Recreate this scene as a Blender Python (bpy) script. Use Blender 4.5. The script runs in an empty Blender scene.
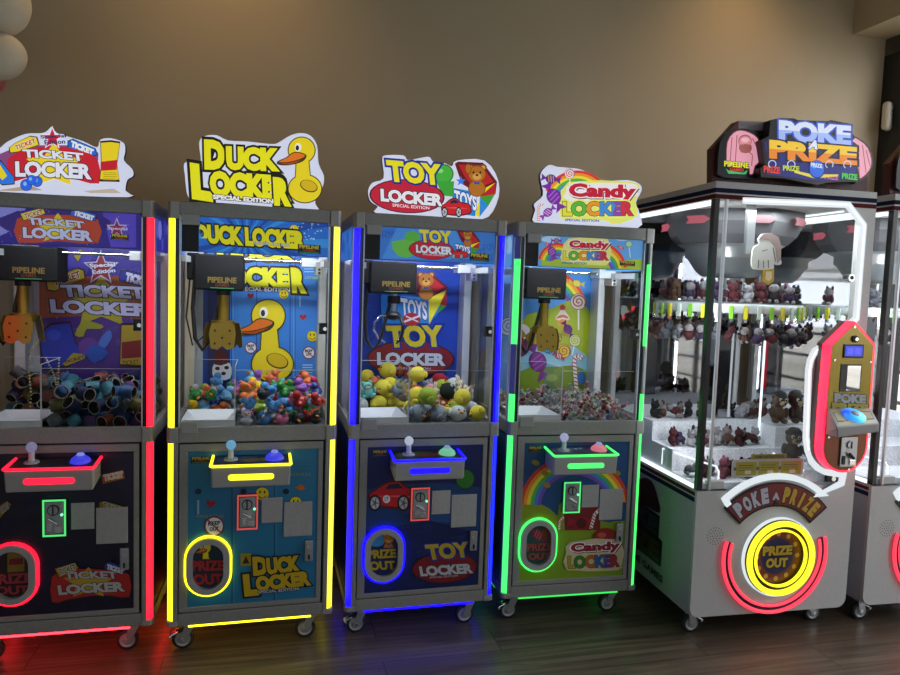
import bpy, bmesh, math, random
import numpy as np
from mathutils import Vector, Matrix, geometry
SC = bpy.context.scene
COL = SC.collection
R = math.radians
PI = math.pi
random.seed(7)

# ------------------------------------------------------------------ camera model
CAM_H, PITCH, ROLL, FPX = 1.517, 0.0744, 0.0342, 702.2
def pixel_ray(px, py):
    u = (px-450)/FPX; v = (py-337.5)/FPX
    cr, sr = math.cos(ROLL), math.sin(ROLL)
    u, v = cr*u+sr*v, -sr*u+cr*v
    cp, sp = math.cos(PITCH), math.sin(PITCH)
    zu = -v
    return Vector((u, cp+zu*sp, -sp+zu*cp))
class Place:                                   # a machine's footprint: origin at its front left corner, x along the front, y to the back
    def __init__(s, x, y, a): s.x, s.y, s.a = x, y, a; s.c, s.s = math.cos(a), math.sin(a)
    def loc(s, px, py, yl=0.0):
        r = pixel_ray(px, py)
        t = (yl - s.s*s.x + s.c*s.y)/(-s.s*r.x + s.c*r.y)
        X, Y, Z = r.x*t, r.y*t, r.z*t+CAM_H
        return (s.c*(X-s.x)+s.s*(Y-s.y), Z)
    def locx(s, px, py, xl):
        r = pixel_ray(px, py)
        t = (xl + s.c*s.x + s.s*s.y)/(s.c*r.x + s.s*r.y)
        X, Y, Z = r.x*t, r.y*t, r.z*t+CAM_H
        return (-s.s*(X-s.x)+s.c*(Y-s.y), Z)
    def world(s, xl, yl, z=0): return Vector((s.x+s.c*xl-s.s*yl, s.y+s.s*xl+s.c*yl, z))

# ------------------------------------------------------------------ materials
def lin(c):
    c = c/255
    return c/12.92 if c <= .04045 else ((c+.055)/1.055)**2.4
def rgb(h):
    if isinstance(h, str):
        h = h.lstrip('#'); return tuple(lin(int(h[i:i+2], 16)) for i in (0, 2, 4))
    return h
MATS = {}
def mat(name, base=(.5,.5,.5), rough=.5, metal=0., emit=None, strength=0., spec=.5, coat=0.):
    if name in MATS: return MATS[name]
    m = bpy.data.materials.new(name); m.use_nodes = True
    b = m.node_tree.nodes['Principled BSDF']
    b.inputs['Base Color'].default_value = (*rgb(base), 1)
    b.inputs['Roughness'].default_value = rough
    b.inputs['Metallic'].default_value = metal
    b.inputs['Specular IOR Level'].default_value = spec
    b.inputs['Coat Weight'].default_value = coat
    if emit is not None:
        b.inputs['Emission Color'].default_value = (*rgb(emit), 1)
        b.inputs['Emission Strength'].default_value = strength
    MATS[name] = m
    return m
def noisy(name, c0, c1, scale, rough=.6, bump=0., metal=0., detail=4):
    if name in MATS: return MATS[name]
    m = mat(name, c0, rough, metal); nt = m.node_tree; b = nt.nodes['Principled BSDF']
    tc = nt.nodes.new('ShaderNodeTexCoord'); n = nt.nodes.new('ShaderNodeTexNoise'); n.inputs['Scale'].default_value = scale; n.inputs['Detail'].default_value = detail
    r = nt.nodes.new('ShaderNodeValToRGB'); r.color_ramp.elements[0].color = (*rgb(c0),1); r.color_ramp.elements[1].color = (*rgb(c1),1)
    r.color_ramp.elements[0].position = .35; r.color_ramp.elements[1].position = .65
    nt.links.new(tc.outputs['Object'], n.inputs['Vector']); nt.links.new(n.outputs['Fac'], r.inputs['Fac']); nt.links.new(r.outputs['Color'], b.inputs['Base Color'])
    if bump:
        bp = nt.nodes.new('ShaderNodeBump'); bp.inputs['Strength'].default_value = bump; bp.inputs['Distance'].default_value = .01
        nt.links.new(n.outputs['Fac'], bp.inputs['Height']); nt.links.new(bp.outputs['Normal'], b.inputs['Normal'])
    return m
def glass(name, tint=(.95,.957,.957), gloss=.06, rough=.0, haze=0., hazecol=(.7,.8,.8)):
    if name in MATS: return MATS[name]
    m = bpy.data.materials.new(name); m.use_nodes = True; nt = m.node_tree; nt.nodes.clear()
    o = nt.nodes.new('ShaderNodeOutputMaterial'); t = nt.nodes.new('ShaderNodeBsdfTransparent'); t.inputs['Color'].default_value = (*tint,1)
    g = nt.nodes.new('ShaderNodeBsdfGlossy'); g.inputs['Roughness'].default_value = rough; g.inputs['Color'].default_value = (.9,.9,.9,1)
    mx = nt.nodes.new('ShaderNodeMixShader'); fr = nt.nodes.new('ShaderNodeLayerWeight'); fr.inputs['Blend'].default_value = gloss
    mu = nt.nodes.new('ShaderNodeMath'); mu.operation = 'MINIMUM'; mu.inputs[1].default_value = .22; nt.links.new(fr.outputs['Fresnel'], mu.inputs[0])
    nt.links.new(mu.outputs[0], mx.inputs['Fac']); nt.links.new(t.outputs[0], mx.inputs[1]); nt.links.new(g.outputs[0], mx.inputs[2])
    last = mx
    if haze:
        d = nt.nodes.new('ShaderNodeBsdfDiffuse'); d.inputs['Color'].default_value = (*hazecol,1)
        m2 = nt.nodes.new('ShaderNodeMixShader'); m2.inputs['Fac'].default_value = haze
        nt.links.new(mx.outputs[0], m2.inputs[1]); nt.links.new(d.outputs[0], m2.inputs[2]); last = m2
    nt.links.new(last.outputs[0], o.inputs['Surface'])
    MATS[name] = m
    return m
def ink(h, mode='print'):
    """printed ink; 'sign' inks sit on a backlit sign"""
    key = f'{mode}_ink_{h.lstrip("#")}'
    if key in MATS: return MATS[key]
    if mode == 'print': return mat(key, h, .35)
    k = {'sign': .70, 'header': .52}[mode]
    return mat(key, tuple(v*.5 for v in rgb(h)), .4, emit=h, strength=k)

M_SILVER = noisy('silver_paint', (.27,.27,.25), (.30,.30,.28), 90, .42, metal=.25)
M_SILVER2 = mat('silver_cap', (.34,.34,.32), .38, .25)
M_WHITEP = mat('white_panel', (.62,.63,.64), .5)
M_ALU = mat('aluminium', (.62,.64,.66), .35, .6)
M_CHROME = mat('chrome', (.75,.75,.76), .15, 1.)
M_STEEL = mat('galvanised_steel', (.45,.46,.47), .35, .9)
M_BLACK = mat('black_plastic', (.012,.012,.013), .4)
M_DARK = mat('dark_panel', (.02,.02,.022), .6)
M_SEAM = mat('seam_gap', (.01,.01,.01), .8)
M_GOLD = mat('gold_metal', (.34,.22,.035), .32, .85)
M_RUBBER = mat('rubber', (.015,.015,.015), .7)
M_WHEELHUB = mat('wheel_hub', (.33,.33,.33), .4, .3)
M_CARD = noisy('blank_card', (.36,.36,.35), (.40,.40,.39), 60, .6)
M_GLASS = glass('window_glass')
M_ACRYL = glass('clear_acrylic', (.965,.97,.97), .07)
M_ACRYLEDGE = mat('acrylic_edge', (.55,.6,.62), .2)
M_MIRROR = mat('mirror', (.62,.64,.66), .02, 1.)

# ------------------------------------------------------------------ mesh builder
class MB:
    def __init__(s): s.v = []; s.f = []; s.m = []; s.sm = []; s.mats = []
    def mi(s, m):
        if m not in s.mats: s.mats.append(m)
        return s.mats.index(m)
    def add(s, vs, fs, m, smooth=False, mx=None):
        b = len(s.v); k = s.mi(m)
        if mx is not None: vs = [mx @ Vector(v) for v in vs]
        s.v.extend(tuple(v) for v in vs)
        for f in fs: s.f.append(tuple(b+i for i in f)); s.m.append(k); s.sm.append(smooth)
        return s
    def box(s, x0, x1, y0, y1, z0, z1, m, mx=None):
        v = [(x,y,z) for z in (z0,z1) for y in (y0,y1) for x in (x0,x1)]
        return s.add(v, [(0,2,3,1),(4,5,7,6),(0,1,5,4),(2,6,7,3),(0,4,6,2),(1,3,7,5)], m, False, mx)
    def prism(s, pts, y0, y1, m, cap=None, mx=None, front=True, back=True):
        """outline in x-z (counter-clockwise seen from the front, -y), between depths y0 < y1"""
        pts = list(pts); n = len(pts)
        if sum(pts[i][0]*pts[(i+1)%n][1]-pts[(i+1)%n][0]*pts[i][1] for i in range(n)) < 0: pts.reverse()
        v = [(x,y0,z) for x,z in pts]+[(x,y1,z) for x,z in pts]
        tris = geometry.tessellate_polygon([[Vector((x,z,0)) for x,z in pts]])
        def up(t):
            a,b,c = (pts[i] for i in t)
            return (b[0]-a[0])*(c[1]-a[1])-(b[1]-a[1])*(c[0]-a[0]) > 0
        tris = [t if up(t) else (t[0],t[2],t[1]) for t in tris]
        if front: s.add(v, [tuple(t) for t in tris], cap or m, False, mx)
        if back: s.add(v, [tuple(n+i for i in reversed(t)) for t in tris], m, False, mx)
        s.add(v, [(i+n, (i+1)%n+n, (i+1)%n, i) for i in range(n)], m, False, mx)
        return s
    def cyl(s, p0, p1, r0, m, r1=None, n=16, caps=True, smooth=True):
        p0, p1 = Vector(p0), Vector(p1); r1 = r0 if r1 is None else r1
        d = (p1-p0).normalized(); a = d.orthogonal().normalized(); b = d.cross(a)
        v = []
        for p, r in ((p0,r0),(p1,r1)):
            for i in range(n): t = 2*PI*i/n; v.append(p+a*(r*math.cos(t))+b*(r*math.sin(t)))
        s.add(v, [(i,(i+1)%n,(i+1)%n+n,i+n) for i in range(n)], m, smooth)
        if caps: s.add(v, [tuple(range(n-1,-1,-1)), tuple(range(n,2*n))], m)
        return s
    def lathe(s, prof, m, n=20, mx=None, smooth=True):
        """profile (r, z) spun about z"""
        v = []
        for r, z in prof:
            for i in range(n): t = 2*PI*i/n; v.append((r*math.cos(t), r*math.sin(t), z))
        f = []
        for k in range(len(prof)-1):
            for i in range(n): j = (i+1)%n; f.append((k*n+i, k*n+j, (k+1)*n+j, (k+1)*n+i))
        return s.add(v, f, m, smooth, mx)
    def ball(s, c, r, m, n=14, k=9, mx=None, rot=None):
        if not isinstance(r, (tuple,list)): r = (r,r,r)
        v = [(0,0,-1)]; 
        for j in range(1,k):
            p = -PI/2+PI*j/k
            for i in range(n): t = 2*PI*i/n; v.append((math.cos(p)*math.cos(t), math.cos(p)*math.sin(t), math.sin(p)))
        v.append((0,0,1)); f = []
        for i in range(n): f.append((0, 1+(i+1)%n, 1+i))
        for j in range(k-2):
            for i in range(n): a = 1+j*n; f.append((a+i, a+(i+1)%n, a+n+(i+1)%n, a+n+i))
        a = 1+(k-2)*n
        for i in range(n): f.append((a+i, a+(i+1)%n, len(v)-1))
        T = Matrix.Translation(c) @ (rot.to_4x4() if rot is not None else Matrix()) @ Matrix.Diagonal((*r,1))
        if mx is not None: T = mx @ T
        return s.add(v, f, m, True, T)
    def tube(s, path, r, m, n=8, closed=False, caps=True):
        P = [Vector(p) for p in path]; L = len(P); v = []
        up = None
        for i, p in enumerate(P):
            a = P[(i-1)%L] if (i or closed) else P[0]; b = P[(i+1)%L] if (i < L-1 or closed) else P[-1]
            d = (b-a).normalized()
            if up is None: up = d.orthogonal().normalized()
            up = (up - d*up.dot(d)); up = up.normalized() if up.length > 1e-6 else d.orthogonal().normalized()
            w = d.cross(up); rr = r[i] if isinstance(r, (list,tuple)) else r
            for q in range(n): t = 2*PI*q/n; v.append(p+up*(rr*math.cos(t))+w*(rr*math.sin(t)))
        f = []
        for i in range(L if closed else L-1):
            j = (i+1)%L
            for q in range(n): k = (q+1)%n; f.append((i*n+q, i*n+k, j*n+k, j*n+q))
        s.add(v, f, m, True)
        if caps and not closed: s.add(v, [tuple(range(n-1,-1,-1)), tuple((L-1)*n+q for q in range(n))], m)
        return s
    def band(s, path, w, y0, y1, m, closed=False):
        """flat ribbon of width w following an x-z path, extruded between y0 and y1"""
        P = [Vector((p[0],p[1])) for p in path]; L = len(P); A = []; B = []
        for i, p in enumerate(P):
            a = P[(i-1)%L] if (i or closed) else P[0]; b = P[(i+1)%L] if (i < L-1 or closed) else P[-1]
            d1 = (p-a).normalized() if (p-a).length > 1e-7 else (b-p).normalized(); d2 = (b-p).normalized() if (b-p).length > 1e-7 else d1
            t = (d1+d2).normalized(); nn = Vector((-t.y,t.x)); k = 1/max(.4, nn.dot(Vector((-d1.y,d1.x))))
            A.append(p+nn*(w/2*k)); B.append(p-nn*(w/2*k))
        v = []
        for q in range(L): v += [(A[q].x,y0,A[q].y),(B[q].x,y0,B[q].y),(B[q].x,y1,B[q].y),(A[q].x,y1,A[q].y)]
        f = []
        for i in range(L if closed else L-1):
            a, b = 4*i, 4*((i+1)%L)
            for q in range(4): f.append((a+q, b+q, b+(q+1)%4, a+(q+1)%4))
        if not closed: f += [(0,1,2,3), (4*L-1,4*L-2,4*L-3,4*L-4)]
        return s.add(v, f, m)
    def build(s, name, parent=None, bevel=0., loc=None, rotz=0., seg=2):
        me = bpy.data.meshes.new(name); me.from_pydata(s.v, [], s.f)
        for m in s.mats: me.materials.append(m)
        me.polygons.foreach_set('material_index', s.m); me.polygons.foreach_set('use_smooth', s.sm)
        me.update()
        o = bpy.data.objects.new(name, me); COL.objects.link(o)
        if parent is not None: o.parent = parent
        if loc is not None: o.location = loc
        if rotz: o.rotation_euler.z = rotz
        if bevel:
            b = o.modifiers.new('soft_edges', 'BEVEL'); b.width = bevel; b.segments = seg; b.limit_method = 'ANGLE'; b.angle_limit = R(40)
        return o
def tag(o, label=None, cat=None, group=None, kind=None):
    if label: o['label'] = label
    if cat: o['category'] = cat
    if group: o['group'] = group
    if kind: o['kind'] = kind
    return o
def thing(name, loc, rotz=0., label=None, cat=None, group=None):
    o = bpy.data.objects.new(name, None); COL.objects.link(o); o.location = loc; o.rotation_euler.z = rotz; o.empty_display_size = .1
    return tag(o, label, cat, group)
def kids(o): return [c for c in bpy.data.objects if c.parent == o]
def copy_tree(o, parent=None, children=None):
    c = o.copy(); COL.objects.link(c); c.parent = parent
    for k in (children or KIDS).get(o, ()): copy_tree(k, c)
    return c
KIDS = {}
def index_kids():
    KIDS.clear()
    for o in bpy.data.objects:
        if o.parent is not None: KIDS.setdefault(o.parent, []).append(o)

# ------------------------------------------------------------------ lettering
_glyph = {}
def lettering(body, fat=.0):
    key = (body, round(fat,3))
    if key in _glyph: return _glyph[key]
    cu = bpy.data.curves.new('lettering', 'FONT'); cu.body = body; cu.size = 1.; cu.offset = fat; cu.resolution_u = 3; cu.fill_mode = 'FRONT'
    ob = bpy.data.objects.new('lettering', cu); COL.objects.link(ob)
    dg = bpy.context.evaluated_depsgraph_get()
    me = bpy.data.meshes.new_from_object(ob.evaluated_get(dg))
    vs = [(v.co.x, v.co.y) for v in me.vertices]; fs = [tuple(p.vertices) for p in me.polygons]
    bpy.data.objects.remove(ob); bpy.data.curves.remove(cu); bpy.data.meshes.remove(me)
    _glyph[key] = (vs, fs)
    return _glyph[key]
def glyph_box(body, fat):
    vs, _ = lettering(body, fat)
    xs = [v[0] for v in vs]; ys = [v[1] for v in vs]
    return min(xs), max(xs), min(ys), max(ys)

def smooth_loop(pts, k=4):
    """closed Catmull-Rom through the points"""
    n = len(pts); out = []
    for i in range(n):
        p0, p1, p2, p3 = (pts[(i+d)%n] for d in (-1,0,1,2))
        for j in range(k):
            t = j/k
            out.append(tuple(.5*((2*p1[q])+(-p0[q]+p2[q])*t+(2*p0[q]-5*p1[q]+4*p2[q]-p3[q])*t*t+(-p0[q]+3*p1[q]-3*p2[q]+p3[q])*t**3) for q in (0,1)))
    return out

class Art:
    """artwork printed on a panel: flat shapes laid on the plane y = yl of a machine, each a hair in front of the last"""
    EPS = .00009
    def __init__(s, place, yl, mode='print'):
        s.p, s.y, s.mode, s.mb, s.k = place, yl, mode, MB(), 0
        s.cx = s.cy = 0.; s.cs = 1.
        s.raw = False
        s.clip = None
    def crop(s, x0, y0, sc): s.cx, s.cy, s.cs = x0, y0, sc; return s
    def L(s, q):
        if s.raw: return tuple(q)
        r = s.p.loc(s.cx+q[0]/s.cs, s.cy+q[1]/s.cs, s.y)
        return r
    def col(s, c): return ink(c, s.mode) if isinstance(c, str) else c
    def _clip(s, pts):
        if not s.clip: return pts
        x0, x1, z0, z1 = s.clip
        for ax, lim, sg in ((0,x0,1),(0,x1,-1),(1,z0,1),(1,z1,-1)):
            out = []
            for i, b in enumerate(pts):
                a = pts[i-1]; ia = (a[ax]-lim)*sg >= 0; ib = (b[ax]-lim)*sg >= 0
                if ia != ib:
                    t = (lim-a[ax])/(b[ax]-a[ax]); out.append((a[0]+t*(b[0]-a[0]), a[1]+t*(b[1]-a[1])))
                if ib: out.append(b)
            pts = out
            if len(pts) < 3: return []
        return pts
    def lay(s, pts, c):
        """polygon in local x-z"""
        pts = s._clip(list(pts))
        if len(pts) < 3: return s
        n = len(pts)
        if sum(pts[i][0]*pts[(i+1)%n][1]-pts[(i+1)%n][0]*pts[i][1] for i in range(n)) < 0: pts = pts[::-1]
        y = s.y - s.EPS*s.k; s.k += 1
        tris = geometry.tessellate_polygon([[Vector((x,z,0)) for x,z in pts]])
        out = []
        for t in tris:
            a,b,d = (pts[i] for i in t)
            out.append(tuple(t) if (b[0]-a[0])*(d[1]-a[1])-(b[1]-a[1])*(d[0]-a[0]) > 0 else (t[0],t[2],t[1]))
        s.mb.add([(x,y,z) for x,z in pts], out, s.col(c))
        return s
    def poly(s, pts, c, sm=0): 
        if sm: pts = smooth_loop(pts, sm)
        return s.lay([s.L(q) for q in pts], c)
    def ell(s, cx, cy, rx, ry, c, rot=0., n=28, a0=0, a1=360):
        cr, sr = math.cos(R(rot)), math.sin(R(rot)); P = []
        full = a1-a0 >= 360
        for i in range(n if full else n+1):
            t = R(a0+(a1-a0)*i/n); x, y = rx*math.cos(t), ry*math.sin(t); P.append((cx+cr*x-sr*y, cy+sr*x+cr*y))
        return s.poly(P, c)
    def ring(s, cx, cy, r0, r1, c, a0=0, a1=360, n=28, sq=1.):
        """annulus sector, angles clockwise on the photo from +x"""
        P = [(cx+r1*math.cos(R(a0+(a1-a0)*i/n)), cy+sq*r1*math.sin(R(a0+(a1-a0)*i/n))) for i in range(n+1)]
        Q = [(cx+r0*math.cos(R(a0+(a1-a0)*i/n)), cy+sq*r0*math.sin(R(a0+(a1-a0)*i/n))) for i in range(n+1)]
        y = s.y - s.EPS*s.k; s.k += 1
        if s.clip:
            for i in range(n): s.k -= 1; s.lay([s.L(q) for q in (P[i],P[i+1],Q[i+1],Q[i])], c)
            s.k += 1
            return s
        V = [s.L(q) for q in P+Q]; m = n+1
        s.mb.add([(x,y,z) for x,z in V], [(i+1, i, m+i, m+i+1) for i in range(n)], s.col(c)); return s
    def star(s, cx, cy, r, c, k=.42, n=5, rot=-90, sx=1.):
        return s.poly([(cx+sx*(r if i%2 == 0 else r*k)*math.cos(R(rot+180*i/n)), cy+(r if i%2 == 0 else r*k)*math.sin(R(rot+180*i/n))) for i in range(2*n)], c)
    def line(s, a, b, w, c):
        dx, dy = b[0]-a[0], b[1]-a[1]; l = math.hypot(dx,dy) or 1; nx, ny = -dy/l*w/2, dx/l*w/2
        return s.poly([(a[0]+nx,a[1]+ny),(b[0]+nx,b[1]+ny),(b[0]-nx,b[1]-ny),(a[0]-nx,a[1]-ny)], c)
    def heart(s, cx, cy, r, c):
        return s.poly([(cx,cy+r),(cx-r,cy),(cx-r*.9,cy-r*.7),(cx-r*.4,cy-r*.8),(cx,cy-r*.35),(cx+r*.4,cy-r*.8),(cx+r*.9,cy-r*.7),(cx+r,cy)], c)
    def text(s, body, tl, tr, bl, c, fat=.03, edge=None, ew=.05, drop=None, bend=0., cols=None, top=None):
        """lettering fitted to a parallelogram; edge: outline colour; bend: arch height as a share of the letter height"""
        TL, TR, BL = (Vector(s.L(q)) for q in (tl, tr, bl))
        x0, x1, y0, y1 = glyph_box(body, fat)
        U = (TR-TL)/(x1-x0); V = (TL-BL)/(y1-y0); H = y1-y0
        def put(vs, fs, col, off=(0,0)):
            y = s.y - s.EPS*s.k; s.k += 1
            out = []
            for a, b in vs:
                w = (a-x0)/(x1-x0); q = BL + U*(a-x0) + V*(b-y0 + bend*H*(4*w*(1-w)))
                out.append((q.x+off[0], y, q.y+off[1]))
            if s.clip:
                X0,X1,Z0,Z1 = s.clip
                fs = [f for f in fs if all(X0<=out[i][0]<=X1 and Z0<=out[i][2]<=Z1 for i in f)]
            s.mb.add(out, fs, s.col(col))
        if drop: put(*lettering(body, fat+ew), drop[0], drop[1])
        if edge: put(*lettering(body, fat+ew), edge)
        if cols is None:
            put(*lettering(body, fat), c)
            if top:                                # the upper half of the letters in a second colour
                vs, fs = lettering(body, fat); yc = y0+H*.52; nv, nf = [], []
                for q in fs:
                    pts = [vs[i] for i in q]; out = []
                    for i, b in enumerate(pts):
                        a_ = pts[i-1]
                        if (a_[1] >= yc) != (b[1] >= yc): t = (yc-a_[1])/(b[1]-a_[1]); out.append((a_[0]+t*(b[0]-a_[0]), yc))
                        if b[1] >= yc: out.append(b)
                    if len(out) > 2: nf.append(tuple(range(len(nv), len(nv)+len(out)))); nv += out
                put(nv, nf, top)
        else:
            # one colour per letter: split the lettering's faces by the letters' own bounds
            vs, fs = lettering(body, fat); bounds = []
            acc = 0.
            for i in range(1, len(body)+1): bounds.append(glyph_box(body[:i], fat)[1])
            groups = {}
            for f in fs:
                m = sum(vs[i][0] for i in f)/len(f); k = next((j for j, b in enumerate(bounds) if m <= b+.001), len(body)-1); groups.setdefault(k, []).append(f)
            for k, g in groups.items(): put(vs, g, cols[k%len(cols)]); s.k -= 1
            s.k += 1
        return s
    def build(s, name, parent): return s.mb.build(name, parent)
# ------------------------------------------------------------------ the room
WALL = Place(-1.295, 3.47, .25)               # back wall: x along it, y into it
RX0, RX1, RY0, CEIL = -4.6, 4.07, -6.6, 3.75
def room_mesh(mb, name, kind='structure', **k):
    o = mb.build(name, None, loc=(WALL.x, WALL.y, 0), rotz=WALL.a, **k); tag(o, kind=kind); return o
def wall_paint():
    m = mat('taupe_wall_paint', (.50,.41,.27), .75); nt = m.node_tree; b = nt.nodes['Principled BSDF']
    tc = nt.nodes.new('ShaderNodeTexCoord'); n = nt.nodes.new('ShaderNodeTexNoise'); n.inputs['Scale'].default_value = 260; n.inputs['Detail'].default_value = 3
    bp = nt.nodes.new('ShaderNodeBump'); bp.inputs['Strength'].default_value = .08; bp.inputs['Distance'].default_value = .004
    nt.links.new(tc.outputs['Object'], n.inputs['Vector']); nt.links.new(n.outputs['Fac'], bp.inputs['Height']); nt.links.new(bp.outputs['Normal'], b.inputs['Normal'])
    return m
def plank_floor():
    m = mat('wood_plank_floor', (.1,.07,.045), .34, spec=.5); nt = m.node_tree; b = nt.nodes['Principled BSDF']
    N = nt.nodes.new; L = nt.links.new
    tc = N('ShaderNodeTexCoord')
    br = N('ShaderNodeTexBrick'); br.inputs['Scale'].default_value = 1.; br.inputs['Brick Width'].default_value = 1.35; br.inputs['Row Height'].default_value = .2
    br.inputs['Mortar Size'].default_value = .0022; br.inputs['Mortar Smooth'].default_value = .3; br.inputs['Bias'].default_value = 0.; br.offset = .37
    br.inputs['Color1'].default_value = (.0,.0,.0,1); br.inputs['Color2'].default_value = (1,1,1,1); br.inputs['Mortar'].default_value = (.5,.5,.5,1)
    L(tc.outputs['Object'], br.inputs['Vector'])
    ad = N('ShaderNodeVectorMath'); ad.operation = 'MULTIPLY_ADD'; L(br.outputs['Color'], ad.inputs[0]); ad.inputs[1].default_value = (3.1,7.3,0); L(tc.outputs['Object'], ad.inputs[2])
    mp = N('ShaderNodeMapping'); mp.inputs['Scale'].default_value = (1.3, 34, 1); L(ad.outputs[0], mp.inputs['Vector'])
    n = N('ShaderNodeTexNoise'); n.inputs['Scale'].default_value = 1.; n.inputs['Detail'].default_value = 7; n.inputs['Roughness'].default_value = .62; n.inputs['Distortion'].default_value = .8
    L(mp.outputs[0], n.inputs['Vector'])
    r = N('ShaderNodeValToRGB'); e = r.color_ramp.elements; e[0].position = .3; e[0].color = (.062,.047,.033,1); e[1].position = .72; e[1].color = (.24,.185,.125,1)
    k = r.color_ramp.elements.new(.5); k.color = (.122,.093,.064,1)
    L(n.outputs['Fac'], r.inputs['Fac'])
    tone = N('ShaderNodeMix'); tone.data_type = 'RGBA'; tone.blend_type = 'MULTIPLY'; tone.inputs[0].default_value = .35
    L(r.outputs['Color'], tone.inputs[6]); L(br.outputs['Color'], tone.inputs[7])
    gap = N('ShaderNodeMix'); gap.data_type = 'RGBA'; L(br.outputs['Fac'], gap.inputs[0]); L(tone.outputs[2], gap.inputs[6]); gap.inputs[7].default_value = (.012,.009,.007,1)
    L(gap.outputs[2], b.inputs['Base Color'])
    bp = N('ShaderNodeBump'); bp.inputs['Strength'].default_value = .15; bp.inputs['Distance'].default_value = .003; L(n.outputs['Fac'], bp.inputs['Height']); L(bp.outputs['Normal'], b.inputs['Normal'])
    return m
M_WALL = wall_paint(); M_FLOOR = plank_floor()
M_CEIL = mat('ceiling_paint', (.42,.39,.33), .8)
M_WFRAME = mat('black_window_frame', (.012,.012,.013), .45)
M_WGLASS = glass('shopfront_glass', (.90,.91,.92), .1)

room_mesh(MB().box(RX0-.15, RX1+.15, RY0-.15, .15, -.12, 0, M_FLOOR), 'floor')
room_mesh(MB().box(RX0-.15, RX1+.15, RY0-.15, .15, CEIL, CEIL+.12, M_CEIL), 'ceiling')
room_mesh(MB().box(RX0-.15, RX1, 0, .15, 0, CEIL, M_WALL), 'wall_back')
room_mesh(MB().box(RX0-.15, RX0, RY0, 0, 0, CEIL, M_WALL), 'wall_left')
w = MB(); w.box(RX0-.15, RX1+.15, RY0-.15, RY0, 0, .3, M_WALL); w.box(RX0-.15, RX1+.15, RY0-.15, RY0, 3.0, CEIL, M_WALL)
for xa, xb in ((RX0-.15,-3.6),(-1.2,-.6),(1.8,2.2),(3.8,RX1+.15)): w.box(xa, xb, RY0-.15, RY0, .3, 3.0, M_WALL)
room_mesh(w, 'wall_front')
WZ0, WZ1, WY0 = .06, 3.2, -5.6
w = MB(); w.box(RX1, RX1+.15, RY0, .15, 0, WZ0, M_WALL); w.box(RX1, RX1+.15, RY0, .15, WZ1, CEIL, M_WALL); w.box(RX1, RX1+.15, RY0, WY0, WZ0, WZ1, M_WALL)
room_mesh(w, 'wall_right')
# bulkhead over the shopfront
room_mesh(MB().box(RX1-.02, RX1, -6.4, 0, 3.02, CEIL, M_WALL).box(3.80, RX1-.02, -6.4, -.0, 3.12, CEIL, M_WALL), 'trim_1')
# shopfront windows along the right wall
bays = [(-.12, -1.75), (-1.75, -3.3), (-3.3, WY0)]
for i, (ya, yb) in enumerate(bays):
    f = MB(); t = .06
    f.box(RX1-.02, RX1+.1, yb, yb+t, WZ0, WZ1, M_WFRAME); f.box(RX1-.02, RX1+.1, ya-t, ya, WZ0, WZ1, M_WFRAME)
    if i == 0: f.box(RX1-.02, RX1+.1, ya, 0, WZ0, WZ1, M_WFRAME)
    for z in (WZ0, 2.22, WZ1-.07): f.box(RX1-.02, RX1+.1, yb+t, ya-t, z, z+.07, M_WFRAME)
    fo = room_mesh(f, f'window_{i+1}')
    M_ = M_WGLASS if i < 2 else glass('daylight_dimming_glass', (.42,.44,.44), .1)  # unseen far bay: dark tint added to cut its daylight
    g = MB().box(RX1+.03, RX1+.045, yb+t, ya-t, WZ0+.07, 2.22, M_).box(RX1+.03, RX1+.045, yb+t, ya-t, 2.29, WZ1-.07, M_)
    g.build('pane', fo)
FBAYS = [(-3.6,-1.2),(-.6,1.8),(2.2,3.8)]  # unseen front wall windows, added for ambient daylight and dimmed by their glass
for i, (xa, xb) in enumerate(FBAYS):
    f = MB(); t = .06
    for x0, x1 in ((xa,xa+t),(xb-t,xb),((xa+xb)/2-.03,(xa+xb)/2+.03)): f.box(x0, x1, RY0-.1, RY0+.02, .3, 3.0, M_WFRAME)
    for z in (.3, 2.94): f.box(xa, xb, RY0-.1, RY0+.02, z, z+.06, M_WFRAME)
    fo = room_mesh(f, f'window_{i+4}'); MB().box(xa+t, xb-t, RY0-.05, RY0-.04, .36, 2.94, glass('daylight_dimming_glass', (.42,.44,.44), .1)).build('pane', fo)
# motion sensor on the window frame
sx, sz = WALL.loc(884, 117, -.06)
s = MB(); s.box(-.045, .045, -.05, 0, -.085, .085, mat('cream_plastic', (.62,.57,.45), .45))
so = s.build('motion_sensor', None, bevel=.022, seg=4); so.location = WALL.world(RX1-.05, -.055, sz); so.rotation_euler.z = WALL.a+.5
tag(so, 'small cream motion sensor box mounted on the black window frame', 'sensor')
for dz in (.02, -.005):
    pass
d = MB().cyl((0,-.051,.03), (0,-.048,.03), .008, M_DARK, n=10).cyl((0,-.051,.005), (0,-.048,.005), .006, M_DARK, n=10); d.build('sensor_lens', so)

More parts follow.
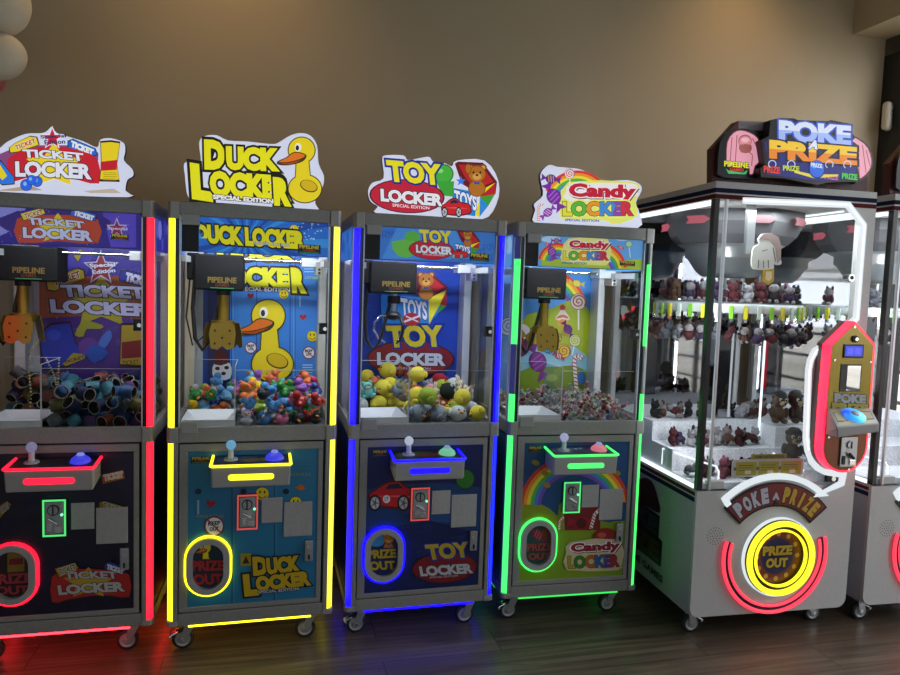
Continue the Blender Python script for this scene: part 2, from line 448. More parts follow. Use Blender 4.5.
# outside the shopfront
M_GROUND = noisy('pale_pavement', (.42,.38,.30), (.52,.47,.37), 3., .9)
g = MB().box(RX1+.15, 40, -30, 25, -.14, -.04, M_GROUND); o = room_mesh(g, 'ground')
M_TENT = mat('white_canvas', (.8,.8,.78), .8)
for k, (tx, ty) in enumerate([(9.5,-4.2), (12.5,-9.5), (13.5, 1.5)]):
    t = thing('canopy_tent', WALL.world(tx, ty, -.04), WALL.a, ['white canvas canopy tent outside, nearest the shop window', 'white canvas canopy tent furthest along the pavement outside', 'white canvas canopy tent behind the fence, beside the corner'][k], 'tent', 'tents on the pavement')
    c = MB(); q = 2.2
    pts = [(-q,-q),(q,-q),(q,q),(-q,q)]
    c.add([(x,y,2.35) for x,y in pts]+[(x*.45,y*.45,3.15) for x,y in pts]+[(0,0,4.1)], [(0,1,5,4),(1,2,6,5),(2,3,7,6),(3,0,4,7),(4,5,8),(5,6,8),(6,7,8),(7,4,8)], M_TENT)
    c.add([(x,y,2.35) for x,y in pts]+[(x,y,1.95) for x,y in pts], [(0,1,5,4),(1,2,6,5),(2,3,7,6),(3,0,4,7)], M_TENT)
    c.build('canopy', t)
    for x, y in pts: MB().cyl((x*.98,y*.98,0), (x*.98,y*.98,2.36), .03, M_STEEL, n=8).build('leg', t)
fe = thing('metal_fence', WALL.world(6.3, -8, -.04), WALL.a, 'dark metal rail fence standing along the pavement outside', 'fence')
fr = MB()
for z in (.25, .55, .85, 1.12): fr.box(-.02,.02, 0, 12, z, z+.035, M_WFRAME)
fr.build('rail', fe)
for k in range(9): MB().box(-.03,.03, k*1.49, k*1.49+.05, 0, 1.16, M_WFRAME).build('post', fe)
b = thing('shop_building', WALL.world(24, -22, -.04), WALL.a, 'long low grey building across the car park outside', 'building')
MB().box(0, 5, 0, 42, 0, 3.0, mat('grey_render', (.3,.31,.33), .8)).build('wall', b)
MB().box(-.5, 5.3, -.3, 42.3, 3.0, 3.5, mat('pale_fascia', (.55,.55,.55), .7)).build('roof', b)
for k in range(8): MB().box(-.04, .02, 2+k*5, 5.4+k*5, .5, 2.5, mat('dark_shop_glass', (.03,.04,.05), .1)).build('window', b)

# balloons at the upper left
M_BAL = mat('white_latex', (.74,.66,.50), .6)
def balloon(c, r, m, label, tilt, k):
    t = thing('balloon', c, 0, label, 'balloon', 'balloons in the hanging garland')
    b = MB(); prof = [(0, r*1.12), (r*.3, r*1.08), (r*.62, r*.92), (r*.88, r*.58), (r, r*.1), (r*.93, -r*.42), (r*.7, -r*.86), (r*.38, -r*1.2), (r*.1, -r*1.38), (0,-r*1.42)]
    fine = []
    for (a0,b0),(a1,b1),(a2,b2),(a3,b3) in zip([(-prof[1][0],prof[1][1])]+prof[:-2], prof[:-1], prof[1:], prof[2:]+[prof[-1]]):
        for q in range(4):
            u = q/4; fine.append(tuple(.5*(2*p1+(p2-p0)*u+(2*p0-5*p1+4*p2-p3)*u*u+(3*p1-p0-3*p2+p3)*u**3) for p0,p1,p2,p3 in ((a0,a1,a2,a3),(b0,b1,b2,b3))))
    prof = [(max(0,x),z) for x,z in fine]+[prof[-1]]
    prof.reverse(); bo = b.lathe(prof, m, 40).build('skin', t); bo.rotation_euler = tilt
    kn = MB().lathe([(0,-r*1.40),(r*.09,-r*1.5),(r*.02,-r*1.44)], m, 10).build('knot', t); kn.rotation_euler = tilt
    return t
balloon_spots = [((1,6), .098, M_BAL, 'white balloon at the top of the garland, beside the gold one', (2.7,.2,0)), ((1,57), .080, M_BAL, 'white balloon hanging lowest in the garland, over the leftmost machine', (-.5,.5,0)),
    ((-30,30), .06, mat('gold_latex', (.45,.30,.06), .25, .3), 'gold balloon half behind the white ones in the garland', (.2,.9,0)), ((-5,80), .04, mat('pink_latex', (.55,.16,.17), .3), 'small pink balloon under the white ones in the garland', (.4,.4,0))]
bz = []
for k, (q, r, m, lb, tl) in enumerate(balloon_spots):
    yy = (-.62, -.64, -.5, -.52)[k]
    x, z = WALL.loc(*q, yy); balloon(WALL.world(x, yy, z), r, m, lb, tl, k); bz.append((x, yy, z))
x, yy, z = bz[0]
st = MB().tube([WALL.world(x-.06, -.56, CEIL), WALL.world(x-.07, -.56, z+.0), WALL.world(x-.07, -.56, bz[3][2]-.02)], .004, mat('white_string', (.6,.6,.6)), n=6).build('garland_string', None)
tag(st, 'thin white string holding the balloons up from the ceiling', 'string')
# ------------------------------------------------------------------ claw machines ('lockers')
LW, LD, ZB, ZJB, ZJT, ZTC, ZT = .656, .62, .127, .867, .9275, 1.735, 1.80
def led_mat(name, c, s): return mat(name, (.03,.03,.03), .4, emit=c, strength=s)
LED = {'red': led_mat('red_led', (1.,.006,.03), 2.4), 'yellow': led_mat('yellow_led', (1.,.86,.015), 1.9), 'blue': led_mat('blue_led', (.003,.0,1.), 3.6), 'green': led_mat('green_led', (.07,1.,.16), 1.35)}
LEDB = {'red': led_mat('red_led_strip', (1.,.012,.02), 14.), 'yellow': led_mat('yellow_led_strip', (1.,.84,.012), 3.2), 'blue': led_mat('blue_led_strip', (.004,.0,1.), 5.), 'green': led_mat('green_led_strip', (.06,1.,.14), .9)}
M_DIFFUSER = mat('unlit_diffuser', (.22,.24,.23), .5)
M_COINRED = led_mat('coin_red_light', (1.,.12,.10), .55); M_COINGRN = led_mat('coin_green_light', (.12,1.,.25), .8)
M_LCD = led_mat('blue_display', (.05,.07,.9), .9)

def stadium(cx, cz, hw, hh, n=14, k=1.0):
    """upright rounded window outline; k flattens the end arcs"""
    P = []
    e = hw*k
    for i in range(n+1): t = PI*i/n; P.append((cx+hw*math.cos(t), cz+hh-e+e*math.sin(t)))
    for i in range(n+1): t = PI+PI*i/n; P.append((cx+hw*math.cos(t), cz-hh+e+e*math.sin(t)))
    return P
def post_profile(left):
    """corner post section in x-y with the outer corner cut off for the light strip"""
    p = [(.0,.020),(.020,.0),(.044,.0),(.044,.044),(.0,.044)]
    return p if left else [(LW-x,y) for x,y in reversed(p)]
def zprism(mb, pts, z0, z1, m):
    n = len(pts)
    if sum(pts[i][0]*pts[(i+1)%n][1]-pts[(i+1)%n][0]*pts[i][1] for i in range(n)) < 0: pts = pts[::-1]
    v = [(x,y,z0) for x,y in pts]+[(x,y,z1) for x,y in pts]
    mb.add(v, [tuple(range(n-1,-1,-1)), tuple(range(n,2*n))]+[(i,(i+1)%n,(i+1)%n+n,i+n) for i in range(n)], m)
    return mb
def side_pts(left): return (lambda x: x) if left else (lambda x: LW-x)

def caster(parent, x, y, sw, z_top, brake, face=1, r=.042):
    """swivel caster: plate, fork, wheel with tyre and hub, and a foot brake on some; sw = which way it trails"""
    c = MB(); c.box(x-.03,x+.03,y-.03,y+.03,z_top-.006,z_top,M_STEEL); c.cyl((x,y,z_top-.02),(x,y,z_top-.006),.018,M_STEEL,n=14)
    wx = x+sw
    for yy in (y-.017, y+.017):
        pts = [(x-.02,z_top-.018),(x+.02,z_top-.018),(wx+.012,r-.008),(wx-.012,r-.008)]
        c.prism(pts, yy-.0015, yy+.0015, M_STEEL)
    c.box(x-.02,x+.02,y-.0185,y+.0185,z_top-.021,z_top-.017,M_STEEL)
    o = c.build('caster', parent)
    w = MB(); prof = [(r-.012,-.0115),(r-.003,-.0115),(r,-.008),(r,.008),(r-.003,.0115),(r-.012,.0115)]
    T = Matrix.Translation((wx,y,r)) @ Matrix.Rotation(PI/2,4,'X'); w.lathe(prof, M_RUBBER, 28, T)
    w.lathe([(r-.012,-.0115),(r-.016,-.009),(.012,-.009),(.011,-.0125),(0,-.0125)], M_WHEELHUB, 24, T); w.lathe([(0,.0125),(.011,.0125),(.012,.009),(r-.016,.009),(r-.012,.0115)], M_WHEELHUB, 24, T)
    w.cyl((wx,y-.021,r),(wx,y+.021,r),.006,M_CHROME,n=10)
    w.build('wheel', o)
    if brake:
        s = -1 if sw < 0 else 1
        b = MB(); b.box(-.004,.030,-.017,.017,-.004,.003,M_CHROME); b.box(.026,.034,-.020,.020,-.011,.002,M_CHROME)
        bo = b.build('brake_pedal', o, bevel=.002); bo.location = (wx+s*.022, y, r+.030); bo.rotation_euler = (0, R(28), 0 if s > 0 else PI)
    return o

def build_locker(P, cfg):
    col = cfg['led']; root = thing('claw_machine', P.world(0,0), P.a, cfg['label'], 'arcade machine', 'claw machines along the wall')
    W, D = LW, LD
    # --- lower cabinet shell
    c = MB(); c.box(.012, W-.012, .03, D, ZB+.02, ZJB, M_DARK); c.box(.03, W-.03, .02, D-.02, ZB, ZB+.02, M_SILVER)
    c.build('cabinet', root)
    # side artwork panels of the lower cabinet
    for left in (1, 0):
        x0, x1 = (.008,.0115) if left else (W-.0115, W-.008)
        MB().box(x0, x1, .06, D-.03, ZB+.05, ZJB-.01, ink(cfg['side'])).build('side_panel', root)
    # --- frame rails
    for z0, z1, fn in ((ZB, .178, 'bottom_frame'), (ZJB, ZJT, 'middle_frame'), (1.747, ZT, 'top_frame')):
        f = MB(); f.box(.044, W-.044, .004, .03, z0, z1, M_SILVER); f.box(.044, W-.044, D-.03, D-.004, z0, z1, M_SILVER)
        for x0, x1 in ((.004,.03), (W-.03, W-.004)): f.box(x0, x1, .044, D-.044, z0, z1, M_SILVER)
        if fn == 'top_frame': f.box(.03, W-.03, .03, D-.03, 1.785, ZT-.002, M_SILVER)
        f.build(fn, root, bevel=.003)
    # --- corner posts with their light strips, corner caps
    for left in (1, 0):
        X = side_pts(left)
        p = MB()
        a, b = sorted((X(.026), X(.044))); p.box(a, b, .003, .044, .150, ZJB, M_SILVER)
        a, b = sorted((X(.003), X(.026))); p.box(a, b, .024, .044, .150, ZJB, M_SILVER)
        a, b = sorted((X(.0), X(.006))); p.box(a, b, .024, .052, ZJT, ZTC, M_ALU)
        po = p.build('corner_post', root, bevel=.002)
        # upper post: dark reflective infill and bright edge
        q = MB(); a, b = sorted((X(.029), X(.043))); q.box(a, b, .014, .03, ZJT, ZTC, cfg.get('infill', M_DARK)); q.build('post_infill', po)
        q = MB(); a, b = sorted((X(.043), X(.047))); q.box(a, b, .010, .03, ZJT, ZTC, M_ALU); q.build('post_edge', po)
        for lo, hi, m in cfg['strip']:
            s = MB(); pts = [(X(.004),.022),(X(.022),.004),(X(.027),.006),(X(.027),.024),(X(.006),.024)]
            zprism(s, pts, lo, hi, m); s.build('light_strip', po)
        for z0, z1 in ((ZB,.150), (ZJB,ZJT), (ZTC,ZT)):
            k = MB(); pts = [(X(.0),.016),(X(.004),.006),(X(.012),.0),(X(.044),.0),(X(.044),.05),(X(.0),.05)]
            zprism(k, pts, z0, z1, M_SILVER2); k.build('corner_cap', root, bevel=.003)
        p = MB(); a, b = sorted((X(.0), X(.04))); p.box(a, b, D-.04, D, ZB, ZT, M_SILVER); p.build('rear_post', root, bevel=.003)
    # --- bottom light strip
    MB().box(.084, .566, .010, .022, ZB-.010, ZB, LEDB[col]).build('bottom_light_strip', root)
    for x0, x1 in ((.010,.020), (W-.020,W-.010)): MB().box(x0, x1, .14, D-.14, ZB-.010, ZB, LEDB[col]).build('bottom_light_strip', root)
    # --- lower front door
    d = MB(); d.box(.046, .604, .010, .03, .181, .864, M_SEAM)
    for x0, x1, z0, z1 in ((.048,.602,.183,.203), (.048,.602,.832,.862), (.048,.080,.203,.832), (.583,.602,.203,.832)): d.box(x0, x1, .001, .012, z0, z1, M_SILVER)
    door = d.build('service_door', root, bevel=.002)
    a = Art(P, .006); a.raw = True; a.lay([(.079,.202),(.584,.202),(.584,.833),(.079,.833)], cfg['door_bg']); a.raw = False; a.clip = (.0795,.5835,.2025,.8325)
    cfg['door_art'](a); a.build('door_artwork', door)
    # door lock
    l = MB(); l.box(.535,.568,-.012,.004,.365,.452,M_STEEL); l.cyl((.552,-.014,.425),(.552,-.010,.425),.008,M_CHROME); l.box(.548,.556,-.02,-.012,.375,.395,M_DARK)
    l.build('door_lock', door, bevel=.003)
    # blank cards
    for x0,x1,z0,z1 in ((.361,.443,.532,.636), (.449,.563,.470,.614)):
        MB().box(x0,x1,-.001,.003,z0,z1,M_CARD).build('blank_card', door, bevel=.004)
    # coin mechanism
    cm = MB(); cm.box(.268,.346,-.014,.004,.515,.655,M_BLACK); cm.box(.276,.338,-.017,-.013,.524,.646,M_STEEL)
    cm.cyl((.305,-.022,.617),(.305,-.016,.617),.021,M_DARK,n=20); cm.cyl((.305,-.024,.617),(.305,-.021,.617),.017,M_STEEL,n=20); cm.box(.302,.308,-.026,-.021,.598,.636,M_DARK)
    cm.box(.284,.300,-.024,-.016,.536,.562,M_CHROME); cm.cyl((.290,-.022,.585),(.322,-.030,.566),.006,M_CHROME,n=8); cm.box(.309,.333,-.0185,-.016,.528,.552,M_CHROME)
    cmo = cm.build('coin_mechanism', door, bevel=.0015)
    ml = M_COINGRN if cfg['coin'] == 'green' else M_COINRED
    MB().band([(.270,.517),(.344,.517),(.344,.653),(.270,.653)], .006, -.018, -.013, ml, closed=True).build('coin_light_frame', cmo)
    MB().cyl((.334,-.021,.598),(.334,-.016,.598),.005,led_mat('coin_indicator',(.2,1.,.5),1.5),n=10).build('indicator_lamp', cmo)
    # prize window
    pw = MB(); cx, cz = .159, .370
    outer, inner = stadium(cx, cz, .084, .117), stadium(cx, cz, .058, .092)
    n = len(outer); yf, yb, yr = -.018, .004, .050
    v = [(x,yb,z) for x,z in outer]+[(x,yf,z) for x,z in stadium(cx,cz,.081,.114)]+[(x,yf,z) for x,z in inner]+[(x,yr,z) for x,z in inner]
    fs = []
    for k in range(3):
        for i in range(n): j = (i+1)%n; fs.append((k*n+j, k*n+i, (k+1)*n+i, (k+1)*n+j))
    pw.add(v, fs, mat('prize_frame', (.36,.36,.35), .4))
    pwo = pw.build('prize_window', door, bevel=.0)
    MB().band(stadium(cx,cz,.0875,.1205), .007, -.010, .004, LED[col], closed=True).build('prize_light', pwo)
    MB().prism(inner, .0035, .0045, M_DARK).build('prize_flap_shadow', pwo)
    a = Art(P, .002); a.clip = (.072,.246,.27,.47); cfg['prize_art'](a); a.build('prize_flap', pwo)
    # --- control shelf
    cs = MB(); z0, z1 = .716, .800
    cs.add([(.176,.004,z0+.02),(.466,.004,z0+.02),(.466,-.115,z0),(.176,-.115,z0),(.176,.004,z1+.012),(.466,.004,z1+.012),(.469,-.12,z1),(.173,-.12,z1)],
        [(0,1,2,3),(4,7,6,5),(3,2,6,7),(1,0,4,5),(0,3,7,4),(2,1,5,6)], mat('control_shelf_paint',(.40,.40,.38),.42,.2))
    cso = cs.build('control_shelf', root, bevel=.006)
    t = MB(); t.add([(.180,.002,.8135),(.463,.002,.8135),(.462,-.113,.8025),(.180,-.113,.8025)], [(3,2,1,0)], ink(cfg['deck']))
    for k, (x,y,rx,ry,h) in enumerate(((.24,-.05,.05,.03,cfg['deck2']),(.32,-.06,.04,.02,cfg['deck3']),(.30,-.03,.05,.012,cfg['deck2']),(.40,-.055,.05,.03,cfg['deck3']))):
        t.add([(x+rx*math.cos(q*PI/8), y+ry*math.sin(q*PI/8), .8138+(y+ry*math.sin(q*PI/8))*.0957+.0004*k-.0001) for q in range(16)], [tuple(range(16))], ink(h))
    t.build('deck_artwork', cso)
    lt = MB().tube([(.174,.002,.813),(.172,-.118,.803),(.176,-.1215,.8025),(.466,-.1215,.8025),(.470,-.118,.803),(.468,.002,.813)], .0055, LED[col], n=8); lt.build('rim_light', cso)
    bar = stadium(0,0,.0115,.085); MB().prism([(.321+z,.757+x) for x,z in bar], -.1195, -.112, LED[col]).build('light_bar', cso)
    jm = led_mat('joystick_'+cfg['joy'][0], cfg['joy'][1], cfg['joy'][2])
    j = MB().lathe([(.0,.004),(.024,.004),(.026,.0),(.026,-.004)][::-1], mat('joystick_base',(.4,.42,.45),.3), 20, Matrix.Translation((.243,-.05,.812))).cyl((.243,-.05,.812),(.243,-.05,.852),.0085,jm,n=12)
    j.lathe([(.013,-.004),(.0105,.012),(.0105,.035)], mat('joystick_sleeve',(.6,.66,.7),.2), 14, Matrix.Translation((.243,-.05,.815)))
    jo = j.build('joystick', cso)
    MB().ball((.243,-.05,.868),.019,jm).build('ball_top', jo)
    bt = MB().lathe([(.0,.030),(.018,.027),(.032,.016),(.036,.006),(.036,.0)][::-1], led_mat('button_'+cfg['btn'][0], cfg['btn'][1], cfg['btn'][2]), 22, Matrix.Translation((.408,-.05,.806)))
    bt.lathe([(.011,.0365),(.013,.034),(.014,.027)][::-1]+[(0,.0365)], led_mat('button_'+cfg['btn'][0]+'_cap', cfg['btn'][3], cfg['btn'][2]), 16, Matrix.Translation((.408,-.05,.806)))
    bt.build('push_button', cso)
    # --- upper chamber: floor bed, back art, columns, glass
    zf = .905
    MB().box(.03, W-.03, .04, D-.03, ZJB+.02, zf, mat('bed_liner',(.16,.17,.19),.6)).build('prize_bed', root)
    bk = MB().box(.03, W-.03, D-.045, D-.035, zf, 1.75, M_WHITEP).build('back_panel', root)
    a = Art(P, D-.048); a.raw = True; a.lay([(.085,zf+.005),(.612,zf+.005),(.612,1.742),(.085,1.742)], cfg['back_bg']); a.raw = False; a.clip = (.0855,.6115,zf+.006,1.741)
    cfg['back_art'](a); a.build('back_artwork', bk)
    for x0, x1 in ((.014,.060),(.604,W-.014)): MB().box(x0, x1, D-.15, D-.05, zf, 1.75, M_ALU).build('rear_column', root, bevel=.004)
    for x0, x1 in ((.008,.013),(W-.013,W-.008)): MB().box(x0, x1, .05, D-.04, ZJT, 1.612, M_GLASS).build('side_glass', root)
    gl = MB().box(.047, W-.047, .012, .017, ZJT, 1.747, M_GLASS).build('front_glass', root)
    # header behind the glass
    hm = MB().box(.050, W-.050, .024, .032, 1.612, 1.747, M_DARK).build('header_panel', root)
    a = Art(P, .0235, 'header'); a.raw = True; a.lay([(.112,1.614),(.606,1.614),(.606,1.7465),(.112,1.7465)], cfg['head_bg']); a.raw = False; a.clip = (.1125,.6055,1.6145,1.746)
    cfg['head_art'](a); a.build('header_artwork', hm)
    for left in (1,0):
        x0, x1 = (.010,.014) if left else (W-.014, W-.010)
        s = MB().box(x0, x1, .05, D-.05, 1.612, 1.747, ink(cfg['head_bg'][0] if isinstance(cfg['head_bg'], tuple) else cfg['head_bg'], 'header'))
        x = .0095 if left else W-.0095
        rr = random.Random(5)
        for k in range(9):
            y, z, r = .07+.058*k, 1.64+.08*rr.random(), .02+.022*rr.random(); xx = x+(-1 if left else 1)*.0004*k
            pts = [(xx, y+r*math.cos(q*PI/5), max(1.614,min(1.745,z+r*math.sin(q*PI/5)))) for q in range(10)]
            s.add(pts, [tuple(range(10))], ink(cfg['side_dots'][k%len(cfg['side_dots'])], 'header'))
        s.build('side_header', root)
    # glass corner brackets
    for z0, z1 in ((1.712,1.752),(.905,.950)): MB().box(.053,.115,-.002,.012,z0,z1,M_SILVER2).build('glass_bracket', root, bevel=.002)
    lk = MB().box(.578,.612,.02,.05,1.30,1.345,M_BLACK).cyl((.600,.016,1.322),(.600,.021,1.322),.008,M_CHROME,n=12).build('glass_lock', root, bevel=.002)
    # chute with clear acrylic walls
    ch = MB(); zz = .952
    ch.add([(.05,.03,zz),(.25,.03,zz),(.25,.27,zz),(.05,.27,zz),(.085,.065,zz-.035),(.215,.065,zz-.035),(.215,.235,zz-.035),(.085,.235,zz-.035)], [(0,1,5,4),(1,2,6,5),(2,3,7,6),(3,0,4,7),(7,4,5,6)], mat('chute_tray',(.55,.57,.6),.4))
    ch.box(.05,.25,.028,.03,zf,zz,M_WHITEP)
    cho = ch.build('prize_chute', root)
    ac = MB().box(.250,.254,.03,.27,zf,1.165,M_ACRYL).box(.05,.254,.270,.274,zf,1.165,M_ACRYL)
    ac.box(.254,.60,.030,.033,zf,1.150,M_ACRYL); aco = ac.build('acrylic_wall', cho)
    ed = MB().box(.250,.254,.03,.27,1.165,1.167,M_ACRYLEDGE).box(.05,.254,.270,.274,1.165,1.167,M_ACRYLEDGE).box(.254,.60,.030,.033,1.150,1.152,M_ACRYLEDGE).box(.2495,.2545,.028,.031,zf,1.167,M_ACRYLEDGE); ed.build('acrylic_edge', aco)
    # --- gantry: rails, carriage, claw
    g = MB(); g.box(.045,.062,.06,D-.06,1.575,1.60,M_ALU); g.box(W-.062,W-.045,.06,D-.06,1.575,1.60,M_ALU)
    g.cyl((.05,.285,1.596),(W-.05,.285,1.596),.007,M_CHROME,n=10); g.cyl((.05,.335,1.596),(W-.05,.335,1.596),.007,M_CHROME,n=10)
    go = g.build('gantry_rail', root)
    e = MB().box(.515,.600,.27,.35,1.575,1.612,M_ALU).box(.575,.606,.262,.345,1.54,1.60,M_STEEL)
    for zq in (1.55,1.565): e.cyl((.590,.258,zq),(.590,.263,zq),.006,M_DARK,n=8)
    e.build('end_bracket', go, bevel=.002)
    x0, x1, zc0, zc1 = cfg['car']
    mbk = mat('matt_black_cover',(.004,.004,.005),.75,spec=.2); cb = MB().box(x0,x1,.235,.38,zc0,zc1,mbk).box(x0-.03,x0+.02,.25,.36,zc0+.04,zc1+.004,mbk)
    cbo = cb.build('claw_carriage', root, bevel=.008)
    a = Art(P, .2345); a.raw = True; q, w_ = cfg.get('logo', (x0+.055, x1-x0-.085))
    a.text('PIPELINE', (q,zc0+.055), (q+w_,zc0+.055), (q,zc0+.032), '#6e5c26', .02, edge='#1a1206', ew=.05)
    a.text('GAMES', (q+.03,zc0+.030), (q+w_-.03,zc0+.030), (q+.03,zc0+.016), '#5a1c12', .02)
    a.lay([(q+.01,zc0+.012),(q+w_-.01,zc0+.012),(q+w_-.01,zc0+.008),(q+.01,zc0+.008)], '#2f7a4a')
    a.build('carriage_logo', cbo)
    cc = (x0+x1)/2-.0; cc += cfg.get('claw_dx', .015); yc = .30
    # cable loop
    cab = MB().tube([(x0+.0,.30,zc0+.06),(x0-.01,.30,zc0-.08),(x0+.0,.31,zc0-.21),(x0+.03,.31,zc0-.26),(x0+.06,.31,zc0-.22),(cc-.03,.305,zc0-.10),(cc-.01,.30,zc0-.02)], .0085, M_BLACK, n=8)
    cab.tube([(x0-.02,.30,zc0+.06),(x0-.035,.30,zc0-.12),(x0-.01,.31,zc0-.24),(x0+.035,.31,zc0-.20)], .004, M_BLACK, n=6); cab.build('cable', cbo)
    build_claw(cfg['claw'], cbo, cc, yc, zc0)
    # interior light bar (a lit strip under the roof, behind the header)
    MB().box(.10, W-.10, .045, .065, 1.728, 1.742, led_mat('white_chamber_light', (.86,.93,1.), 6.*cfg['lamp'])).build('chamber_light', root)
    la = bpy.data.lights.new('chamber_lamp', 'AREA'); la.shape = 'RECTANGLE'; la.size = W-.2; la.size_y = .03; la.energy = cfg['lamp']*4.4; la.color = (.88,.94,1.)
    lo = bpy.data.objects.new('chamber_lamp', la); COL.objects.link(lo); lo.parent = root; lo.location = (W/2, .085, 1.725); lo.rotation_euler = (R(28),0,0)
    # casters
    caster(root, .087, .080, -.029, ZB, True); caster(root, W-.080, .080, -.029, ZB, False)
    caster(root, .087, D-.08, .02, ZB, False); caster(root, W-.080, D-.08, .02, ZB, False)
    # --- topper sign
    t = Art(P, .030, 'sign'); t.crop(*cfg['top_crop'])
    out = [t.L(q) for q in (smooth_loop(cfg['top_outline'], 3))]
    tb = MB().prism(out, .031, .056, M_BLACK, cap=ink('#dfe4fb','sign'))
    tp = tb.build('topper_sign', root)
    cfg['top_art'](t); t.build('topper_artwork', tp)
    # black edge trim just behind, and stand-offs to the roof
    MB().box(.16,.20,.04,.052,ZT-.002,ZT+.03,M_BLACK).box(W-.24,W-.20,.04,.052,ZT-.002,ZT+.03,M_BLACK).build('sign_bracket', tp)
    if cfg.get('extra'): cfg['extra'](root)
    return root

def build_claw(kind, par, x, y, z):
    if kind == 'gold':
        c = MB().cyl((x,y,z-.135),(x,y,z+.01),.022,M_GOLD,n=18).cyl((x,y,z-.02),(x,y,z+.004),.03,M_BLACK,n=18)
        c.cyl((x,y,z-.165),(x,y,z-.13),.05,M_GOLD,n=20)
        co = c.build('claw_hub', par)
        for k in range(3):
            a = R(-90+120*k); T = Matrix.Translation((x,y,z-.14)) @ Matrix.Rotation(a+PI/2,4,'Z')
            p = MB(); pts = [(-.045,.0),(.045,.0),(.055,-.04),(.046,-.105),(.02,-.112),(.0,-.095),(-.02,-.112),(-.046,-.105),(-.055,-.04)]
            p.prism(pts, -.0015, .0015, M_GOLD, mx=T @ Matrix.Translation((0,-.052,0)) @ Matrix.Rotation(R(-8),4,'X'))
            for hx, hz in ((-.03,-.03),(.03,-.03),(0,-.06),(-.03,-.085),(.03,-.085)):
                p.ball((hx,-.002,hz), (.005,.001,.005), M_DARK, 8, 5, mx=T @ Matrix.Translation((0,-.0525,0)) @ Matrix.Rotation(R(-8),4,'X'))
            p.build('claw_plate', co)
    else:
        c = MB().cyl((x,y,z-.09),(x,y,z+.01),.014,M_STEEL,n=14).cyl((x,y,z-.045),(x,y,z-.01),.03,M_BLACK,n=18).ball((x,y,z-.10),(.034,.034,.022),M_BLACK)
        co = c.build('claw_hub', par)
        for k in range(3):
            a = R(-70+120*k); dx, dy = math.cos(a), math.sin(a)
            path = [(x+dx*r, y+dy*r, z+h) for r,h in ((.02,-.10),(.06,-.105),(.085,-.135),(.088,-.17),(.066,-.205),(.035,-.225))]
            MB().tube(path, [.008,.008,.007,.007,.006,.004], M_CHROME if k else M_BLACK, n=8).build('claw_finger', co)
# ------------------------------------------------------------------ artwork of the four claw machines
def toy_duck(a, cx, cy, s, out='#3a3410', body='#f0d818', shade='#d9b814', bill='#e8761a'):
    """a plain toy duck facing left, s = head radius in crop pixels"""
    E = lambda x,y,rx,ry,c,rot=0: a.ell(cx+x*s, cy+y*s, rx*s, ry*s, c, rot)
    E(.25,2.95,1.33,1.13,out); a.poly([(cx-.45*s,cy+.6*s),(cx+.55*s,cy+.4*s),(cx+.75*s,cy+2.4*s),(cx-.55*s,cy+2.6*s)], out)
    E(0,0,1.08,1.05,out)
    E(.25,2.95,1.25,1.05,body); a.poly([(cx-.38*s,cy+.6*s),(cx+.48*s,cy+.4*s),(cx+.68*s,cy+2.4*s),(cx-.48*s,cy+2.6*s)], body)
    E(0,0,1.,.97,body); E(.55,2.75,.7,.45,out,20); E(.55,2.72,.63,.39,shade,20)
    a.poly([(cx-.55*s,cy+.12*s),(cx-1.2*s,cy+.55*s),(cx-1.85*s,cy+.85*s),(cx-1.8*s,cy+1.12*s),(cx-.9*s,cy+1.15*s),(cx+.1*s,cy+.85*s),(cx+.35*s,cy+.35*s)], out, 3)
    a.poly([(cx-.55*s,cy+.2*s),(cx-1.15*s,cy+.6*s),(cx-1.75*s,cy+.9*s),(cx-.9*s,cy+.88*s),(cx+.05*s,cy+.6*s),(cx+.22*s,cy+.35*s)], bill, 3)
    a.poly([(cx-1.7*s,cy+.97*s),(cx-.9*s,cy+.97*s),(cx+.0*s,cy+.72*s),(cx-.85*s,cy+1.1*s)], '#b8480e', 2)
    E(-.28,-.22,.25,.33,'#f7f6ea'); E(-.33,-.17,.13,.2,'#151515')
def ticket(a, pts, c, word=None, wc='#b01818', q=None):
    a.poly(pts, '#2a1a10' if c != '#1f6fd8' else '#0c2450')
    cx = sum(p[0] for p in pts)/len(pts); cy = sum(p[1] for p in pts)/len(pts)
    a.poly([(cx+(x-cx)*.93, cy+(y-cy)*.9) for x,y in pts], c)
    if word: a.text(word, *q, wc, .03, edge='#fbf6e6', ew=.05)
def toy_bear(a, cx, cy, s):
    b, d, l = '#b8701c', '#7a4210', '#dca050'
    for sx in (-1,1): a.ell(cx+sx*.75*s, cy-.75*s, .38*s, .38*s, d); a.ell(cx+sx*.72*s, cy-.72*s, .24*s, .24*s, l)
    a.ell(cx, cy+1.6*s, 1.0*s, 1.0*s, d); a.ell(cx, cy+1.62*s, .9*s, .9*s, b); a.ell(cx,cy,1.02*s,.95*s,d); a.ell(cx, cy, .95*s, .88*s, b); a.ell(cx, cy+.3*s, .5*s, .38*s, l)
    a.ell(cx, cy+.12*s, .17*s, .12*s, '#20120a')
    for sx in (-1,1): a.ell(cx+sx*.38*s, cy-.18*s, .11*s, .15*s, '#17100a')
    a.poly([(cx-.3*s,cy+.85*s),(cx+.3*s,cy+1.15*s),(cx+.3*s,cy+.85*s),(cx-.3*s,cy+1.15*s)], '#1f48b8')
